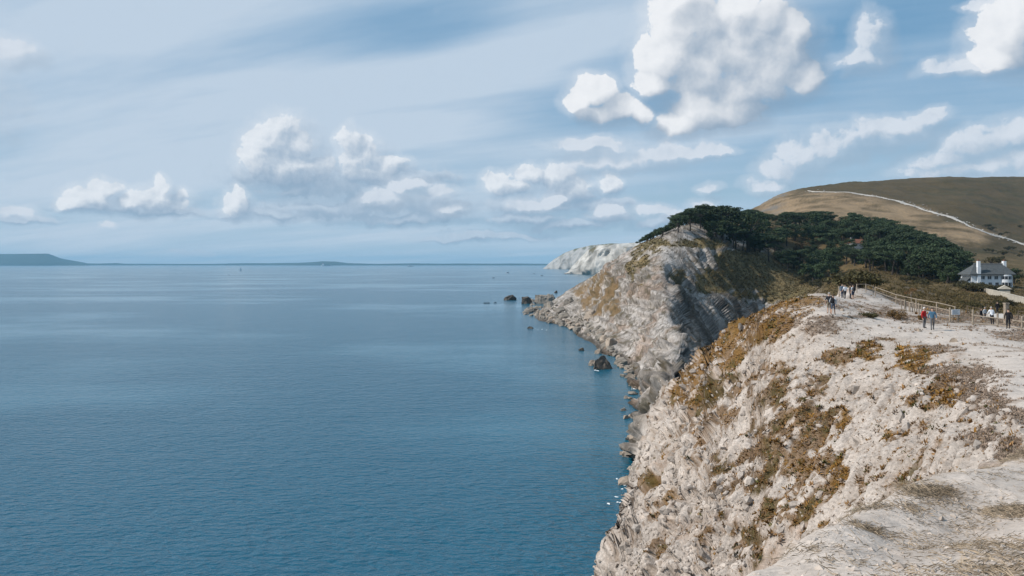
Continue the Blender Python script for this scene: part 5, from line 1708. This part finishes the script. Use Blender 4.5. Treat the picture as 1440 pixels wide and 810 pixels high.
PI = math.pi
person(1166, 64.5, PI * .95, 'person in a dark top and shorts seen from behind, paired with the grey backpacker', 'dark', 'khaki', 'grey', 1.80, 'stand', True, True)
person(1171.5, 64.0, PI * .8, 'person in a pale grey top with a black backpack at the brow of the ridge', 'lightgrey', 'denim', 'brown', 1.72, 'stride', True, False, 'black')
person(1184, 93.5, PI * .1, 'person in slate blue standing at the gate behind the white shirt', 'slate', 'denim', 'dark', 1.75, 'stand')
person(1188.5, 91.5, PI * 1.05, 'person in a white shirt and dark trousers walking towards the gate', 'white', 'dark', 'dark', 1.74, 'stride', False, True)
person(1195.5, 92, PI * .3, 'person in black holding up a camera near the gate', 'black', 'dark', 'dark', 1.68, 'camera')
person(1199.5, 90.5, PI * 1.1, 'person in a pale top and dark shorts at the end of the gate group', 'lightgrey', 'navy', 'dark', 1.76, 'stand', True, True, 'black')
person(1299.5, 61.5, PI * .15, 'white-haired person in a bright red jacket walking on the path', 'red', 'grey', 'white', 1.68, 'stand')
person(1311, 60.5, PI * -.12, 'person in a blue jacket and grey trousers next to the red jacket', 'blue', 'grey', 'dark', 1.76, 'stride', pack='slate')
person(1395, 69.5, PI * .98, 'person in a white shirt leaning on the low rail fence', 'white', 'black', 'grey', 1.66, 'lean')
person(1418, 65, PI * .9, 'person in a black coat standing at the right end of the low rail fence', 'black', 'black', 'dark', 1.74, 'stand')
person(1402.5, 107, PI * 1.0, 'small dark figure at the top of the chalk steps', 'black', 'dark', 'dark', 1.7, 'stand', dz=.5)
person(1380, 88, PI * .2, 'dark figure partly hidden behind the low rail fence near the steps', 'black', 'dark', 'dark', 1.65, 'stand', dz=-.3)
person(1385, 90, PI * .1, 'grey-clad figure partly hidden behind the low rail fence near the steps', 'lightgrey', 'grey', 'grey', 1.6, 'stand', dz=-.3)

# ================================================================ ships and boats
M_hull = plain_mat('hull_dark', (.06, .075, .10), .6, .1, .1); M_ship = plain_mat('ship_white', (.75, .76, .78), .5, .05, .1); M_orange = plain_mat('deck_rust', (.25, .12, .07), .8, .1, .1)


def hull(name, L, Bm, Hh, parent, mat, sheer=0.15):
    v, f = [], []; n = 14
    for i in range(n + 1):
        t = i / n; x = (t - .5) * L
        w = Bm / 2 * (min(1, (t / .12) ** .5 if t < .12 else 1) * (1 if t < .72 else max(.02, 1 - ((t - .72) / .28) ** 2)))
        zt = Hh * (1 + sheer * (2 * t - 1) ** 2)
        v += [(x, -w, zt), (x, -w * .8, -.3 * Hh), (x, w * .8, -.3 * Hh), (x, w, zt)]
    for i in range(n):
        k = 4 * i; f += [(k + q, k + 4 + q, k + 5 + q, k + 1 + q) for q in range(3)] + [(k + 3, k + 7, k + 4, k)]
    f += [(0, 1, 2, 3), (4 * n + 3, 4 * n + 2, 4 * n + 1, 4 * n)]
    return mesh_obj(name, v, f, mat, parent)


def ship(px, py, wpx, label, white=True, rz=0.05):
    Y = min(H * F / max(py - HZ, .5), 13000); s = wpx / F * Y
    root = empty('ship', ((px - 720) / F * Y, Y, 0), rz, label, 'ship')
    hull('hull', s, s * .15, s * .07, root, M_ship if white else M_hull)
    box_obj('deckhouse', root, M_ship, (-s * .42, -s * .22, -s * .06, s * .06, s * .075, s * .19), (-s * .38, -s * .27, -s * .05, s * .05, s * .19, s * .23))
    box_obj('funnel', root, M_orange, (-s * .36, -s * .31, -s * .02, s * .02, s * .23, s * .29))
    box_obj('hold', root, M_hull if white else M_orange, (-s * .15, s * .3, -s * .05, s * .05, s * .075, s * .10))
    box_obj('mast', root, M_ship, (s * .34, s * .355, -s * .006, s * .006, s * .08, s * .2))


ship(459, 374.3, 15, 'white cargo ship on the horizon below the low distant hill')
ship(577, 374.8, 8, 'smaller dark-hulled ship on the horizon between the white ship and the cliffs', False)
ship(122, 374.2, 5, 'pale ship on the horizon off the tip of the blue island')


def sailboat(px, py, hpx, label):
    Y = H * F / (py - HZ); h = hpx / F * Y
    root = empty('sailing_boat', ((px - 720) / F * Y, Y, 0), .4, label, 'boat')
    hull('hull', h * .75, h * .2, h * .07, root, M_ship)
    v = [(0, 0, h * .1), (h * .33, 0, h * .12), (.01 * h, 0, h), (0.1 * h, .05 * h, h * .4)]
    mesh_obj('mainsail', [(0, -.01, h * .12), (-h * .32, -.01, h * .14), (0, -.01, h), (0, .05, h * .12), (-h * .32, .05, h * .14), (0, .05, h)], [(0, 1, 2), (5, 4, 3), (0, 3, 4, 1), (1, 4, 5, 2), (2, 5, 3, 0)], M_ship, root)
    mesh_obj('jib', [(.02 * h, -.01, h * .12), (h * .3, -.01, h * .12), (.02 * h, -.01, h * .8), (.02 * h, .05, h * .12), (h * .3, .05, h * .12), (.02 * h, .05, h * .8)], [(0, 2, 1), (3, 4, 5), (0, 1, 4, 3), (1, 2, 5, 4), (2, 0, 3, 5)], M_ship, root)
    box_obj('mast', root, M_ship, (-.01 * h, .01 * h, -.01 * h, .01 * h, h * .07, h * 1.04))


sailboat(338.5, 381, 5, 'tiny white sailing boat far out on the open sea')


def motorboat(px, py, wpx, label, mat, rz=.2):
    Y = H * F / (py - HZ); s = wpx / F * Y
    root = empty('motor_boat', ((px - 720) / F * Y, Y, 0), rz, label, 'boat')
    hull('hull', s, s * .3, s * .13, root, mat); box_obj('cabin', root, M_ship if mat is M_hull else M_hull, (-s * .15, s * .12, -s * .09, s * .09, s * .12, s * .27))
    box_obj('windscreen', root, M_glass, (s * .123, s * .15, -s * .08, s * .08, s * .14, s * .24))


motorboat(322, 387, 3, 'dark speck of a motor boat just below the tiny sailing boat', M_hull)
motorboat(694, 391, 4, 'small dark motor boat on the bay left of the far cliffs', M_hull)
motorboat(714, 384, 5, 'small white motor boat trailing a wake off the far cliffs', M_ship)
motorboat(751, 385, 3, 'dark boat nearest the grey far headland', M_hull)
motorboat(762, 388, 4, 'dark boat close in front of the white far cliff', M_hull)


def kayak(px, py, wpx, label, crew):
    Y = H * F / (py - HZ); s = wpx / F * Y
    root = empty('kayak', ((px - 720) / F * Y, Y, 0.02), .1, label, 'kayak')
    hull('hull', s, max(.7, s * .09), .3, root, CL['boot'], .3)
    for i in range(crew):
        x_ = (-.3 + .6 * i / max(1, crew - 1)) * s if crew > 1 else 0
        v, f = [], []
        limb(v, f, (x_, 0, .2), (x_, 0, .85), .24, .2, 8); limb(v, f, (x_, 0, .85), (x_, 0, 1.0), .2, .07, 8); limb(v, f, (x_, 0, 1.0), (x_, 0, 1.12), .1, .13, 8); limb(v, f, (x_, 0, 1.12), (x_, 0, 1.27), .13, .06, 8)
        limb(v, f, (x_, -.2, .8), (x_ + .3, -.25, .55), .07, .05, 6); limb(v, f, (x_, .2, .8), (x_ + .3, .25, .55), .07, .05, 6)
        pr = empty('person', (root.location[0] + x_ * 0, root.location[1], root.location[2]), .1, ('front', 'middle', 'rear')[2 - i] + ' paddler seated in the long kayak off the sea rocks' if crew > 1 else 'lone paddler seated in the short kayak', 'person')
        mesh_obj('body', v, f, CL['dark'], pr, True)
    v, f = [], []; limb(v, f, (.2, -1.0, .4), (.2, 1.0, 1.0), .025, .025, 6); mesh_obj('paddle', v, f, CL['boot'], root)


kayak(684.5, 426.5, 9, 'long kayak with three paddlers left of the outlying flat rock', 3)
kayak(696.5, 426, 4, 'short dark kayak just ahead of the long one', 1)

# ================================================================ foam where the swell meets the cliff
M_foam = plain_mat('sea_foam', (.78, .82, .84), .7, .1, 2.0)
vs_, fs_ = [], []
for (px, py, n_, spread) in ((884, 682, 7, 1.6), (892, 690, 5, 1.5), (897, 594, 7, 2.2), (906, 606, 5, 2.0), (893, 548, 5, 2.5), (838, 520, 4, 3.0), (757, 463, 4, 3.0), (868, 706, 5, 1.2)):
    p = W3(px, py, H * F / (py - HZ))
    for i in range(n_):
        cx_, cy_ = p[0] + R.gauss(0, spread * .5), p[1] + R.gauss(0, spread); k0 = len(vs_); m_ = 9; r_ = R.uniform(.15, .6) * spread * .4
        vs_.append((cx_, cy_, .05))
        for a in range(m_):
            t = 6.283 * a / m_; rr_ = r_ * R.uniform(.4, 1.3); vs_.append((cx_ + rr_ * math.cos(t), cy_ + rr_ * 1.6 * math.sin(t), .03))
        fs_ += [(k0, k0 + 1 + a, k0 + 1 + (a + 1) % m_) for a in range(m_)]
tag(mesh_obj('foam', vs_, fs_, M_foam), 'white foam where the swell breaks on the cliff foot', 'foam', None, 'stuff')

# ================================================================ haze
def haze():
    v, f = [], []
    box(v, f, -24000, 24000, -3000, 21500, -12, 215)
    m = bpy.data.materials.new('sea_haze'); m.use_nodes = True; t = m.node_tree; t.nodes.clear(); k = NT(t)
    pv = k.n('ShaderNodeVolumePrincipled'); pv.inputs['Color'].default_value = (.34, .70, .98, 1); pv.inputs['Density'].default_value = 4.6e-5; pv.inputs['Anisotropy'].default_value = 0.0
    o = k.n('ShaderNodeOutputMaterial'); k.link(pv.outputs[0], o.inputs['Volume'])
    tag(mesh_obj('haze', v, f, m), kind='stuff')


haze()
